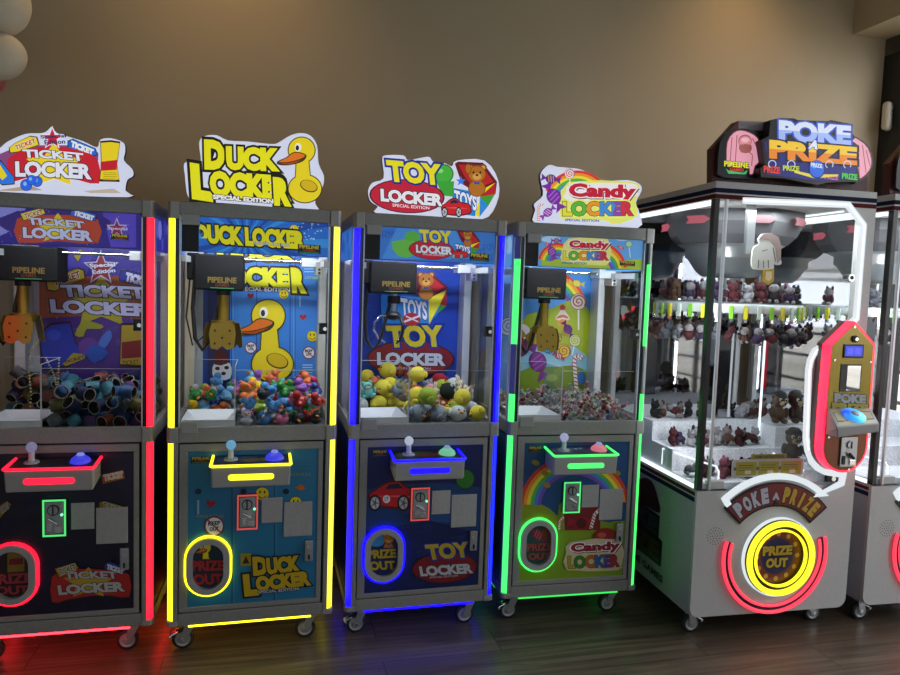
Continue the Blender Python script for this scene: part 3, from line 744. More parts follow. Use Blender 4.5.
def toy_car(a, x0, y0, w, h, num=True):
    P = lambda x,y: (x0+x*w, y0+y*h)
    a.poly([P(0,.45),P(.12,.3),P(.3,.06),P(.5,0),P(.64,.2),P(.92,.3),P(1,.55),P(.98,.82),P(.6,.95),P(.15,.88),P(.02,.75)], '#5a0a0e', 3)
    a.poly([P(.03,.47),P(.13,.34),P(.31,.12),P(.5,.07),P(.62,.25),P(.9,.36),P(.96,.56),P(.94,.76),P(.6,.88),P(.16,.82),P(.05,.7)], '#d01824', 3)
    a.poly([P(.28,.3),P(.34,.14),P(.5,.11),P(.58,.27)], '#16203a')
    a.poly([P(.05,.52),P(.5,.5),P(.92,.56),P(.5,.56)], '#f06a70')
    for x in (.08,.55): 
        a.ell(*P(x+.03,.75), .13*w*.8, .27*h, '#101012'); a.ell(*P(x+.03,.75), .09*w*.8, .2*h, '#c8ccd4'); 
        a.ell(*P(x+.03,.75), .03*w*.8, .07*h, '#303238')
        for k in range(5):
            t = R(72*k); c = P(x+.03,.75); a.line(c, (c[0]+.065*w*math.cos(t), c[1]+.18*h*math.sin(t)), .018*w, '#60646c')
    if num: a.ell(*P(.3,.62), .06*w, .13*h, '#eeeeee'); a.text('17', P(.27,.55), P(.33,.55), P(.27,.69), '#202020', .02)
def toy_box(a, pts_face, word_q, lid=None, kite=None):
    if lid: a.poly(lid[0], '#6a0c12'); a.poly(lid[1], '#c01c24')
    a.poly(pts_face, '#1c86d8')
    if kite:
        c = kite[0]
        for k, h in enumerate(('#f2e020','#c01c24','#3ca030','#2a8ee0','#f2e020')): 
            if k+2 < len(kite): a.poly([c, kite[k+1], kite[k+2]], h)
    a.text('TOYS', *word_q, '#f4f6ff', .04, edge='#174a9c', ew=.05)
def swirl(a, cx, cy, r, c1, c2, stick=None):
    if stick: a.line((cx,cy), stick, r*.22, '#f4efe6')
    a.ell(cx, cy, r*1.06, r*1.06, '#4a1420'); a.ell(cx, cy, r, r, c1)
    P = []; Q = []
    for i in range(40):
        t = i/39*4.2*PI; q = r*(.06+.88*i/39); w = r*.075
        P.append((cx+(q+w)*math.cos(t), cy+(q+w)*math.sin(t))); Q.append((cx+(q-w)*math.cos(t), cy+(q-w)*math.sin(t)))
    V = [a.L(p) for p in P+Q]
    if a.clip and any(not(a.clip[0]<x<a.clip[1] and a.clip[2]<z<a.clip[3]) for x,z in V): return
    y = a.y-a.EPS*a.k; a.k += 1
    a.mb.add([(x,y,z) for x,z in V], [(i,i+1,41+i,40+i) for i in range(39)], a.col(c2))
def rainbow(a, cx, cy, r, w, a0, a1, sq=1.):
    for k, c in enumerate(('#e23a30','#f29a28','#f4e23a','#52b848','#3f86d8','#7a50b8')): a.ring(cx, cy, r-w*(k+1), r-w*k, c, a0, a1, 26, sq)
def candy_piece(a, cx, cy, r, c, rot=0., c2='#ffffff'):
    cr, sr = math.cos(R(rot)), math.sin(R(rot)); T = lambda x,y: (cx+cr*x*r-sr*y*r, cy+sr*x*r+cr*y*r)
    for s in (-1,1): a.poly([T(s*.8,0),T(s*1.9,-.75),T(s*1.7,0),T(s*1.9,.75)], c)
    a.ell(cx, cy, r, r*.85, '#40203a', rot); a.ell(cx, cy, r*.93, r*.78, c, rot)
    for k in (-.45,0,.45): a.line(T(k-.15,-.6), T(k+.2,.6), r*.14, c2)
def cane(a, pts, w, c='#d02c34'):
    for p, q in zip(pts, pts[1:]): a.line(p, q, w*1.2, '#7a2024')
    for p, q in zip(pts, pts[1:]): a.line(p, q, w, '#f6f0ee')
    for i in range(1, len(pts)):
        p, q = pts[i-1], pts[i]; l = math.hypot(q[0]-p[0], q[1]-p[1]); n = max(1, int(l/(w*.9)))
        for k in range(n):
            t = (k+.3)/n; x, y = p[0]+(q[0]-p[0])*t, p[1]+(q[1]-p[1])*t; dx, dy = (q[0]-p[0])/l, (q[1]-p[1])/l
            a.line((x-dy*w*.45-dx*w*.2, y+dx*w*.45-dy*w*.2), (x+dy*w*.45+dx*w*.2, y-dx*w*.45+dy*w*.2), w*.34, c)
def cupcake(a, cx, cy, s):
    a.poly([(cx-.8*s,cy+.2*s),(cx+.8*s,cy+.2*s),(cx+.6*s,cy+1.4*s),(cx-.6*s,cy+1.4*s)], '#e8a33c'); a.poly([(cx-1*s,cy+.3*s),(cx-.6*s,cy-.4*s),(cx,cy-1.1*s),(cx+.6*s,cy-.4*s),(cx+1*s,cy+.3*s),(cx+.5*s,cy+.5*s),(cx,cy+.3*s),(cx-.5*s,cy+.5*s)], '#f2dcd0', 2)
    a.poly([(cx-.9*s,cy+.3*s),(cx-.4*s,cy-.2*s),(cx+.4*s,cy-.2*s),(cx+.9*s,cy+.3*s),(cx,cy+.1*s)], '#e07040', 2); a.ell(cx, cy-1.25*s, .38*s, .36*s, '#c81c2c')
def logo(a, tl, tr, bl):
    TL, TR, BL = Vector(tl), Vector(tr), Vector(bl); dn = BL-TL
    a.poly([TL-dn*.15-(TR-TL)*.08, TR-dn*.15+(TR-TL)*.08, TR+dn*2.3+(TR-TL)*.08, BL+dn*1.3-(TR-TL)*.08], '#14181c')
    a.text('PIPELINE', tl, tr, bl, '#c8b838', .03)
    a.text('GAMES', tuple(TL+dn*1.15+(TR-TL)*.18), tuple(TR+dn*1.15-(TR-TL)*.18), tuple(TL+dn*1.75+(TR-TL)*.18), '#b03020', .02)
    a.line(tuple(TL+dn*2.05), tuple(TR+dn*2.05), dn.length*.2, '#3c9a4c')

# ---- yellow
YS = dict(c='#f0ea10', e='#141204')
def y_top(a):
    a.crop(160,125,3.374)
    toy_duck(a, 478, 85, 44)
    a.text('D', (148,48), (218,52), (150,150), YS['c'], .075, edge=YS['e'], ew=.075); a.text('UCK', (222,70), (404,78), (224,152), YS['c'], .075, edge=YS['e'], ew=.075)
    a.text('L', (100,126), (172,138), (108,250), YS['c'], .075, edge=YS['e'], ew=.075); a.text('OCKER', (165,152), (440,172), (170,242), YS['c'], .075, edge=YS['e'], ew=.075)
    a.text('R', (380,175), (440,180), (385,272), YS['c'], .075, edge=YS['e'], ew=.075)
    a.text('SPECIAL EDITION', (178,234), (383,250), (178,250), '#f2f2f6', .06, edge='#101010', ew=.09)
def y_head(a):
    a.crop(160,125,3.374)
    for k in range(24):
        t0, t1 = R(15*k), R(15*k+6.5); a.poly([(290,385),(290+420*math.cos(t0),385+420*math.sin(t0)),(290+420*math.cos(t1),385+420*math.sin(t1))], '#1c4fb0' if k%2 else '#3c9cf0')
    rr = random.Random(3)
    for k in range(26): a.ell(455+90*rr.random(), 330+60*rr.random(), 2.2, 2.2, '#bfe2ff', n=6)
    toy_duck(a, 452, 352, 15)
    a.text('DUCK LOCKER', (118,332), (488,358), (122,398), YS['c'], .07, edge=YS['e'], ew=.075)
    a.text('SPECIAL EDITION', (315,393), (436,402), (315,402), '#e8eaf0', .02, edge='#101830', ew=.05)
    logo(a, (470,404), (536,408), (470,416))
def smiley(a, x, y, r):
    a.ell(x,y,r,r,'#3a3408'); a.ell(x,y,r*.93,r*.93,'#e8d21c'); a.ell(x-r*.33,y-r*.25,r*.12,r*.22,'#151005'); a.ell(x+r*.33,y-r*.25,r*.12,r*.22,'#151005'); a.ring(x,y+r*.05,r*.5,r*.62,'#151005',20,160,10)
def nosign(a, x, y, r):
    a.ell(x,y,r,r,'#7a1420'); a.ell(x,y,r*.85,r*.85,'#e6e4ea'); a.text('KEEP',(x-r*.6,y-r*.45),(x+r*.6,y-r*.55),(x-r*.6,y-r*.02),'#16120f',.04); a.text('OUT',(x-r*.45,y+r*.1),(x+r*.45,y+.02*r),(x-r*.45,y+r*.5),'#16120f',.04); a.line((x-r*.62,y-r*.62),(x+r*.62,y+r*.62),r*.13,'#7a1420')
def vents(a, x, y, w, h, n, c):
    for k in range(n): a.line((x,y+h*k/(n-1)),(x+w,y+h*k/(n-1)), h*.1, c)
def y_back(a):
    a.crop(180,240,6.)
    for x in (310,460,660,690): a.line((x,-150),(x,900), 5, '#123f9a')
    for x in (318,684): a.line((x,-150),(x,900), 3, '#7cc0ff')
    a.poly([(140,0),(165,0),(165,900),(140,900)], '#0c3f9c'); a.poly([(165,230),(300,230),(300,900),(165,900)], '#13246a')
    vents(a,745,140,60,50,4,'#a8d4ff'); vents(a,735,750,60,60,5,'#b6dcff'); vents(a,330,120,60,50,4,'#a8d4ff')
    a.text('DUCK', (215,30), (690,38), (225,128), YS['c'], .075, edge=YS['e'], ew=.075)
    a.text('LOCKER', (215,155), (745,170), (222,282), YS['c'], .075, edge=YS['e'], ew=.075); a.text('R', (662,165), (752,170), (672,318), YS['c'], .075, edge=YS['e'], ew=.075)
    a.text('SPECIAL EDITION', (350,280), (660,287), (350,305), '#e8eaf4', .03, edge='#101018', ew=.08)
    a.text('LOCKER', (752,218), (825,220), (752,232), '#c8d81c', .0)
    a.heart(738,462,20,'#b8141c'); a.heart(424,335,20,'#8a1018'); a.line((720,340),(720,400),6,'#b8c8e0')
    smiley(a, 793, 576, 33); nosign(a, 772, 676, 38); nosign(a, 425, 645, 36); smiley(a, 622, 325, 30)
    a.poly([(548,590),(586,590),(586,655),(548,655)], '#c8b418'); a.text('!', (560,600),(574,600),(560,645),'#302808',.05)
    a.poly([(205,740),(300,740),(300,830),(205,830)], '#e8e8ee', 3)
    for x,y in ((225,770),(262,800),(280,765)): a.ell(x,y,14,11,'#16161a')
    a.poly([(215,660),(275,670),(285,740),(205,745)], '#5a0c14', 2)
    toy_duck(a, 530, 455, 98)
def y_door(a):
    a.crop(160,425,2.874)
    for x in (207,329): a.line((x,40),(x,540),2.5,'#0e3a66')
    for x in (212,334): a.line((x,40),(x,540),1.5,'#3c8fc0')
    vents(a,120,108,45,34,4,'#2a6a92'); vents(a,385,108,45,34,4,'#2a6a92'); vents(a,230,108,45,34,4,'#2a6a92')
    logo(a, (92,92), (142,91), (92,100))
    for y,x0,x1 in ((262,104,186),(142,372,436)):
        for k in range(int((x1-x0)/9)): a.poly([(x0+9*k+5,y-4),(x0+9*k,y),(x0+9*k+5,y+4),(x0+9*k+8,y+4),(x0+9*k+3,y),(x0+9*k+8,y-4)], '#a89418')
    a.heart(146,226,13,'#a01820'); nosign(a,156,290,29)
    smiley(a,294,197,20); smiley(a,390,222,18)
    for x in (110,240,362): a.ell(x,190,9,8,'#101820')
    a.line((110,215),(110,255),6,'#8fb0c4'); a.poly([(388,180),(405,168),(420,180),(405,188)], '#b8641c')
    a.poly([(232,368),(262,366),(262,402),(232,404)], '#a08c18'); a.poly([(247,374),(257,396),(237,397)], '#2a2408')
    a.text('D', (265,377),(308,376),(268,432), '#c8a818', .075, edge='#0c0b04', ew=.07); a.text('UCK', (304,380),(402,372),(308,430), '#c8a818', .075, edge='#0c0b04', ew=.07)
    a.text('L', (237,428),(280,424),(243,492), '#c8a818', .075, edge='#0c0b04', ew=.07); a.text('OCKER', (272,434),(430,416),(278,478), '#c8a818', .075, edge='#0c0b04', ew=.07)
    a.text('SPECIAL EDITION', (282,474),(398,464),(282,483), '#b8bcc0', .03, edge='#0a0a0a', ew=.08)
def y_prize(a):
    a.crop(160,425,2.874); a.raw = True; a.lay([(.10,.27),(.22,.27),(.22,.47),(.10,.47)], '#0e2f3c'); a.raw = False
    toy_duck(a, 130, 352, 16); a.poly([(88,385),(190,385),(190,480),(88,480)], '#0e2f3c')
    a.text('PRIZE', (90,390),(184,388),(92,420), '#b02c30', .05, edge='#240808', ew=.05); a.text('OUT', (94,428),(178,426),(98,460), '#b02c30', .05, edge='#240808', ew=.05)

# ---- red
def r_sign(a, banner, T, Lk, wc='#eef0ff', star=None):
    a.poly(banner[0], banner[1], 2)
    if star: a.star(*star)
    a.text('TICKET', *T, wc, .045, edge='#2a0d24', ew=.045, bend=.10); a.text('LOCKER', *Lk, wc, .055, edge='#2a0d24', ew=.045, bend=.05)
def r_top(a):
    a.crop(0,110,3.97)
    a.poly([(-20,320),(120,300),(170,318),(60,322)], '#b8a490'); a.poly([(330,322),(450,312),(480,330),(360,330)], '#c8b8a4'); a.poly([(-60,200),(80,140),(330,140),(390,170),(390,200),(-30,240)], '#8a4a86')
    ticket(a, [(35,150),(60,130),(120,102),(148,106),(158,138),(70,168),(38,172)], '#f2dc1c', 'TICKET', '#c01c20', ((58,142),(138,112),(64,160)))
    ticket(a, [(268,122),(290,114),(380,152),(390,182),(356,184),(268,148)], '#1f6fd8', 'TICKET', '#f2f6ff', ((285,122),(372,158),(281,144)))
    r_sign(a, ([(32,192),(110,158),(215,142),(320,162),(388,196),(394,292),(310,278),(215,268),(110,268),(38,284)], '#cf1e30'), ((88,156),(330,172),(93,190)), ((60,203),(364,216),(62,266)), star=(214,222,92,'#f6dc20',.55,5,-90,1.25))
    a.star(208,112,50,'#f2f2ff'); a.star(208,113,40,'#d41c34'); a.text('Special', (160,100),(262,95),(162,118),'#2a2a60',.03); a.text('Edition', (176,120),(258,116),(178,138),'#2a2a60',.03)
    for x,y,r in ((105,298,24),(148,284,22),(126,278,20)): a.ell(x,y,r,r,'#14308c'); a.ell(x,y,r*.9,r*.9,'#2a6cf0'); a.ell(x-r*.2,y-r*.2,r*.3,r*.35,'#8cc0ff')
    ticket(a, [(398,124),(440,120),(478,126),(470,190),(466,215),(476,286),(395,284),(402,215)], '#f4d81e'); a.poly([(400,206),(468,198),(464,238),(400,242)], '#c81c2c')
    for k in range(5): a.line((410,250+7*k),(464,250+7*k),2.5,'#b09414')
    ticket(a, [(-40,215),(5,200),(60,270),(60,296),(10,300),(-40,260)], '#2a7ce8'); a.poly([(0,215),(30,262),(10,280),(-10,250)], '#f2dc1c')
def r_head(a):
    a.crop(0,110,3.97)
    a.poly([(-40,382),(110,378),(60,470),(-40,520)], '#8a8ce0'); a.poly([(400,380),(540,390),(540,545),(440,545)], '#5a48c8'); a.poly([(-30,440),(70,400),(350,390),(440,440),(440,470),(30,480)], '#3a2a80')
    r_sign(a, ([(68,432),(150,418),(300,418),(388,436),(390,528),(230,520),(72,526)], '#b8462c'), ((105,427),(332,443),(111,456)), ((90,464),(368,481),(92,508)), '#c8ccf4', (230,470,62,'#d8c828',.5,5,-90,1.5))
    ticket(a, [(78,412),(172,386),(184,410),(92,440)], '#d8c828', 'TICKET', '#8a1c20', ((95,414),(168,394),(99,432)))
    ticket(a, [(282,394),(300,390),(384,416),(380,440),(350,440),(276,416)], '#2a68d8', 'TICKET', '#e2ecff', ((296,398),(374,422),(292,416)))
    a.star(464,470,44,'#c8c0e8'); a.star(464,471,35,'#8a2a50'); a.text('Special', (426,462),(505,466),(428,478),'#d8d4f0',.02); logo(a,(446,492),(506,496),(446,502))
    rr = random.Random(8)
    for k in range(40): a.ell(-30+570*rr.random(), 378+160*rr.random(), 1.6, 1.6, '#b8b4ff', n=6)
def r_back(a):
    a.crop(50,240,6.75)
    a.poly([(-400,-60),(700,-60),(700,240),(-400,240)], '#3a2aa0'); a.poly([(70,0),(300,60),(250,230),(40,260)], '#5044b8')
    rr = random.Random(4)
    for k in range(14): a.text('TICKET', (x:=-300+960*rr.random(), y:=60+180*rr.random()), (x+110,y-20), (x+4,y+34), '#5a4cc0', .0)
    a.poly([(-400,300),(-60,250),(640,240),(640,560),(-400,560)], '#9c4a26'); a.poly([(-400,540),(300,510),(700,540),(700,1300),(-400,1300)], '#4a2a86')
    for k in range(30): a.ell(-380+1040*rr.random(), 260+280*rr.random(), 4, 4, '#c8a060', n=6)
    for k in range(16): a.text('TICKET', (x:=-300+960*rr.random(), y:=560+300*rr.random()), (x+110,y-20), (x+4,y+34), '#6244a0', .0)
    ticket(a, [(160,110),(205,60),(232,75),(190,150)], '#b8a838'); ticket(a, [(430,95),(500,85),(480,105)], '#b8a838')
    a.star(350,420,190,'#a8a028',.5,5,-90,1.3)
    ticket(a, [(-30,270),(190,185),(235,200),(245,255),(30,350),(-20,340)], '#c0a828', 'TICKET', '#7a1c24', ((20,270),(200,205),(34,315)))
    ticket(a, [(475,205),(530,200),(660,240),(670,330),(560,300),(465,275)], '#2030a8', 'TICKET', '#d8dcff', ((520,220),(680,260),(510,275)))
    a.star(346,190,125,'#c8c8ec',.44,5,-90,1.0); a.star(346,190,104,'#a02030',.44,5,-90,1.); 
    a.text('Special', (265,160),(440,150),(270,195),'#ecebff',.04,edge='#20204a',ew=.05); a.text('Edition', (285,205),(440,190),(290,232),'#ecebff',.04,edge='#20204a',ew=.05)
    a.text('TICKET', (70,300),(640,318),(86,385), '#b8bae0', .05, edge='#1c1030', ew=.05, bend=.05); a.text('LOCKER', (0,398),(680,430),(10,490), '#b8bae0', .055, edge='#1c1030', ew=.05)
    ticket(a, [(0,560),(140,545),(180,700),(250,760),(120,860),(-40,880),(-80,640)], '#1e3fc0'); a.poly([(90,835),(160,760),(240,770),(235,800),(110,850)], '#b0a028')
    a.text('TICKET', (95,815),(235,775),(100,835), '#2a2450', .03); a.ell(30,640,46,36,'#2c58e0'); 
    a.poly([(170,640),(210,560),(240,540),(360,575),(340,600),(250,600),(230,650)], '#9a9a28', 2); a.poly([(330,690),(380,620),(410,610),(420,660),(360,740)], '#4a70d0', 2)
    ticket(a, [(480,560),(640,560),(660,860),(470,850)], '#a89024'); a.poly([(486,690),(640,670),(640,790),(486,800)], '#7a1420')
    a.text('TICKET', (490,815),(600,805),(492,845), '#4a3a10', .02); a.ell(265,720,70,62,'#6a3a9c'); a.poly([(240,760),(300,700),(400,760),(300,830)], '#2050b8', 2)
def r_door(a):
    a.crop(0,425,2.7)
    rr = random.Random(6)
    for k in range(60): a.text('TICKET', (x:=-120+480*rr.random(), y:=90+420*rr.random()), (x+34,y-14), (x+3,y+12), '#2a1a52', .0)
    a.poly([(260,75),(365,75),(365,240)], '#1c0c30')
    ticket(a, [(274,134),(335,118),(340,144),(276,160)], '#9a5c14', 'TICKET', '#c8b8a0', ((280,134),(332,124),(282,150)))
    ticket(a, [(268,206),(284,203),(334,218),(330,236),(268,226)], '#8a7014', 'TICKET', '#201008', ((280,207),(328,221),(278,222)))
    ticket(a, [(-10,222),(22,202),(34,212),(-6,262)], '#8a7014', 'TICKET', '#201008', ((-2,226),(22,208),(4,240)))
    r_sign(a, ([(142,408),(180,392),(240,386),(310,392),(350,402),(350,462),(300,458),(240,460),(180,470),(142,476)], '#a8231c'), ((172,396),(316,394),(177,416)), ((156,431),(336,421),(160,458)), '#b4b4b4', (240,425,44,'#b89a1c',.5,5,-90,1.6))
    ticket(a, [(148,386),(204,368),(216,384),(160,412)], '#a08a1c', 'TICKET', '#201008', ((158,388),(204,373),(163,404)))
    ticket(a, [(284,372),(296,366),(342,382),(340,398),(318,398),(282,386)], '#1c3f9c', 'TICKET', '#c0c8e0', ((292,374),(336,388),(289,386)))
def r_prize(a):
    a.crop(0,425,2.7); a.raw = True; a.lay([(.10,.27),(.22,.27),(.22,.47),(.10,.47)], '#2a0c16'); a.raw = False
    a.poly([(20,345),(66,340),(66,395),(20,398)], '#8a6a18'); a.poly([(24,362),(62,358),(62,376),(24,378)], '#7a1820')
    a.text('PRIZE', (-32,404),(88,398),(-30,432), '#a8343c', .05, edge='#1c0408', ew=.05); a.text('OUT', (-14,436),(78,432),(-12,460), '#a8343c', .05, edge='#1c0408', ew=.05)

# ---- blue
def oval_sign(a, c, rx, ry, T, Lk, S, yc='#f0e418', wc='#f2f2fa', rot=3., red='#c81c38'):
    a.ell(c[0],c[1],rx*1.04,ry*1.06,'#3a0a18',rot); a.ell(c[0],c[1],rx,ry,red,rot)
    a.text('TOY', *T, yc, .055, edge='#162a90', ew=.075); a.text('LOCKER', *Lk, wc, .055, edge='#1a1c30', ew=.05)
    if S: a.text('SPECIAL EDITION', *S, wc, .01)
def b_top(a):
    a.crop(340,145,3.859)
    toy_box(a, [(432,165),(528,182),(522,275),(436,262)], ((440,172),(526,196),(442,232)), ([(443,72),(456,64),(552,68),(606,142),(600,190),(528,184),(470,150)], [(458,76),(546,78),(592,142),(520,172),(480,120)]),
        [(540,200),(530,182),(600,145),(598,190),(572,235),(538,278),(522,270),(526,200)])
    toy_bear(a, 528, 112, 34); a.ell(494,92,13,20,'#7a4210'); a.ell(494,92,10,17,'#b8701c')
    a.ell(398,112,40,38,'#1c5c20'); a.ell(398,112,36,34,'#46b83c'); a.ell(386,100,12,9,'#8ce070'); a.poly([(370,140),(440,140),(436,200),(395,195)], '#3ca838'); a.star(466,140,20,'#3a7ae8')
    oval_sign(a, (258,198), 140, 62, ((176,56),(388,74),(186,142)), ((155,168),(396,190),(157,218)), ((202,226),(344,238),(202,238)))
    toy_car(a, 390, 204, 116, 74, False)
def b_head(a):
    a.crop(340,145,3.859)
    rr = random.Random(2)
    for k in range(12): a.text('TOYS', (x:=130+440*rr.random(), y:=330+100*rr.random()), (x+60,y-6), (x+4,y+24), '#2a58b8', .0)
    a.poly([(220,318),(440,318),(500,440),(160,440)], '#4c94e8')
    a.ell(278,358,30,26,'#5cb848'); a.poly([(200,372),(290,372),(290,425),(225,430)], '#6cc050', 2)
    toy_box(a, [(440,378),(500,385),(496,430),(442,425)], ((444,382),(500,392),(446,410)), ([(450,330),(512,332),(542,372),(500,392),(470,372)], [(458,336),(508,340),(534,372),(498,384)]), [(508,396),(500,386),(540,374),(536,400),(505,432),(496,428)])
    toy_bear(a, 492, 352, 16)
    oval_sign(a, (352,404), 84, 36, ((303,326),(428,332),(309,376)), ((292,384),(432,394),(293,416)), ((318,418),(402,424),(318,424)), '#e8d828', '#e4e8f4')
    toy_car(a, 430, 400, 64, 40, False); logo(a, (504,418), (568,423), (504,430))
def b_back(a):
    a.crop(350,240,6.)
    for k in range(9): a.poly([(60,-40),(640,-40),(560-20*k,160+40*k),(140+16*k,160+40*k)], '#1244b8') if k == 0 else None
    rr = random.Random(9)
    for k in range(60): x, y = 60+600*rr.random(), 560*rr.random()-30; a.ring(x, y, 14, 18, '#2a56cc', 0, 360, 12); a.ring(x+36, y-6, 10, 14, '#2450c4', 90, 360, 10)
    a.poly([(180,330),(470,345),(470,510),(190,520)], '#1e90dc')
    toy_box(a, [(190,330),(468,348),(468,505),(200,520)], ((300,345),(455,372),(306,455)), ([(395,200),(480,195),(585,285),(575,300),(470,350),(395,330)], [(410,215),(478,212),(560,280),(470,335)]),
        [(535,385),(470,350),(575,298),(575,395),(520,440),(470,505),(468,350)])
    toy_bear(a, 452, 242, 46)
    a.crop(350,320,6.)
    oval_sign(a, (360,228), 252, 100, ((208,30),(548,28),(226,165)), ((158,190),(568,198),(160,268)), ((232,278),(478,282),(232,292)), '#c8b81c', '#c4c8d8', 1., '#84161e')
    a.crop(350,240,6.); a.ell(365,475,52,40,'#b01c2c'); a.line((320,490),(410,455),12,'#e8e8f0'); a.line((330,455),(405,490),8,'#e8e8f0')
def b_door(a):
    a.crop(335,425,3.137)
    rr = random.Random(11)
    for k in range(24): a.text('TOYS', (x:=100+340*rr.random(), y:=240+280*rr.random()), (x+46,y-8), (x+4,y+22), '#123a78', .0)
    a.poly([(100,200),(455,195),(455,330),(290,300),(100,330)], '#123a70', 3); a.poly([(170,230),(400,215),(420,300),(260,290)], '#1a4c84', 3)
    logo(a, (120,80), (162,79), (120,88))
    a.ell(408,170,30,32,'#143c14'); a.ell(408,169,27,29,'#2c7424'); a.ell(398,158,9,7,'#58a048')
    toy_car(a, 104, 172, 190, 96)
    oval_sign(a, (343,446), 99, 46, ((280,374),(416,364),(290,424)), ((262,442),(428,432),(268,474)), ((296,474),(384,468),(296,480)), '#b8a020', '#b8bcc0', -4., '#7a1418')
def b_prize(a):
    a.crop(335,425,3.137); a.raw = True; a.lay([(.10,.27),(.22,.27),(.22,.47),(.10,.47)], '#0c2060'); a.raw = False
    a.ell(130,362,26,20,'#3a8ac8'); toy_bear(a, 168, 358, 16); a.poly([(100,385),(205,385),(205,480),(100,480)], '#0c2060')
    a.text('PRIZE', (100,392),(190,388),(102,420), '#b8a020', .05, edge='#10183c', ew=.05); a.text('OUT', (106,428),(186,425),(110,456), '#b8a020', .05, edge='#10183c', ew=.05)

# ---- green
CC = ['#e8e23a','#5cba3c','#f09a2c','#3f90e0','#8a48b8','#d82c48']
def candy_word(a, Q, c='#c81838', fat=.06): a.text('Candy', *Q, c, fat, edge='#f8f0f0', ew=.07, drop=('#5a1020', (.004,-.004)))
def locker_word(a, Q, blob='#eaf07c'): a.text('LOCKER', *Q, '#ffffff', .055, edge=blob, ew=.13); a.text('LOCKER', *Q, '#ffffff', .055, edge='#6a4a20', ew=.035, cols=CC)
def g_top(a):
    a.crop(495,155,4.09)
    rainbow(a, 335, 205, 142, 11, 205, 315)
    a.poly([(270,190),(300,110),(560,110),(588,140),(575,190),(584,236),(560,265),(480,285),(450,268),(275,262)], '#e8ec70', 2)
    a.poly([(292,150),(320,118),(560,116),(576,140),(560,178),(300,188)], '#f6f2f4', 2)
    candy_word(a, ((302,114),(578,122),(300,186)))
    locker_word(a, ((276,190),(566,190),(276,250)))
    a.text('SPECIAL EDITION', (285,260),(425,264),(285,270),'#1c50b8',.03)
    swirl(a, 305, 76, 20, '#f4e4e8', '#d0203c', (306,122))
    candy_piece(a, 240, 170, 34, '#7a28a8', 60., '#b070d8'); candy_piece(a, 228, 98, 22, '#6a2098', 10., '#d8c030'); candy_piece(a, 215, 235, 20, '#9038b0', -40, '#e8c0f0')
    cane(a, [(178,270),(176,220),(180,205),(192,200),(200,208)], 8)
def g_head(a):
    a.crop(495,155,4.09)
    a.poly([(190,420),(400,440),(610,425),(610,480),(190,480)], '#a8c838'); a.ell(230,345,40,14,'#b8d8f8'); a.ell(520,340,30,12,'#b8d8f8')
    rainbow(a, 430, 480, 110, 11, 270, 350, 1.1); rainbow(a, 255, 440, 80, 9, 190, 300)
    candy_piece(a, 232, 395, 20, '#8a30b0', 70, '#c890e0'); candy_piece(a, 250, 350, 12, '#7a28a8', 0, '#e8d040'); candy_piece(a, 512, 378, 8, '#d82c38', 20); swirl(a, 545, 365, 12, '#8cc860', '#f0f0e0', (552,420)); candy_piece(a, 212, 365, 6, '#d82c38', 60)
    a.poly([(275,395),(300,342),(460,345),(465,440),(420,452),(275,436)], '#e8e890', 2)
    candy_word(a, ((302,348),(466,352),(300,388))); locker_word(a, ((277,392),(462,394),(277,430)), '#f0eca0'); a.text('SPECIAL EDITION', (272,436),(372,440),(272,445),'#1c50b8',.03)
    logo(a, (512,434), (566,437), (512,442))
def g_back(a):
    a.crop(505,230,6.)
    a.ell(230,120,90,30,'#a8d0f4'); a.ell(120,250,60,40,'#9cc8f0')
    rainbow(a, 250, 520, 250, 17, 285, 345, 1.15)
    a.poly([(60,600),(250,480),(500,470),(500,1200),(60,1200)], '#a8b81c', 2); a.poly([(60,760),(300,700),(500,760),(500,1200),(60,1200)], '#8cc0d8', 2); a.poly([(60,860),(300,820),(500,850),(500,1200),(60,1200)], '#7a9420', 2)
    cupcake(a, 345, 520, 44); candy_piece(a, 430, 320, 26, '#e0c020', 10, '#f4e890'); swirl(a, 440, 430, 46, '#e8d0c0', '#a01c34', (440,600))
    swirl(a, 480, 255, 0.1, '#e8d0c0', '#a01c34')
    a.crop(505,320,6.)
    a.ell(90,150,60,70,'#5a2a60'); a.ell(90,70,60,48,'#e8e0ea'); a.poly([(70,100),(110,90),(116,180),(74,190)], '#b0182c'); swirl(a, 20, 40, 52, '#e0e8f4', '#5a90d0', (60,260))
    candy_piece(a, 195, 250, 62, '#7a2a86', 70, '#a050b0'); candy_piece(a, 165, 110, 44, '#a88420', 20, '#d8b840'); candy_piece(a, 300, 110, 40, '#b89020', -30, '#e0c860'); candy_piece(a, 260, 175, 30, '#1c80c0', 20, '#60b8e8'); candy_piece(a, 375, 55, 30, '#5a1468', 60, '#8a3898')
    swirl(a, 350, 185, 40, '#e0b828', '#a05a10'); swirl(a, 418, 122, 34, '#d8d890', '#a8b030', (400,210)); candy_piece(a, 320, 215, 22, '#b81c2c', 30)
    cane(a, [(425,420),(418,330),(412,240),(420,216),(440,214)], 22, '#b82c44'); cane(a, [(440,240),(470,200)], 14)
    a.ell(455,345,24,40,'#2c6cb0'); a.ell(275,345,34,22,'#a8b840')
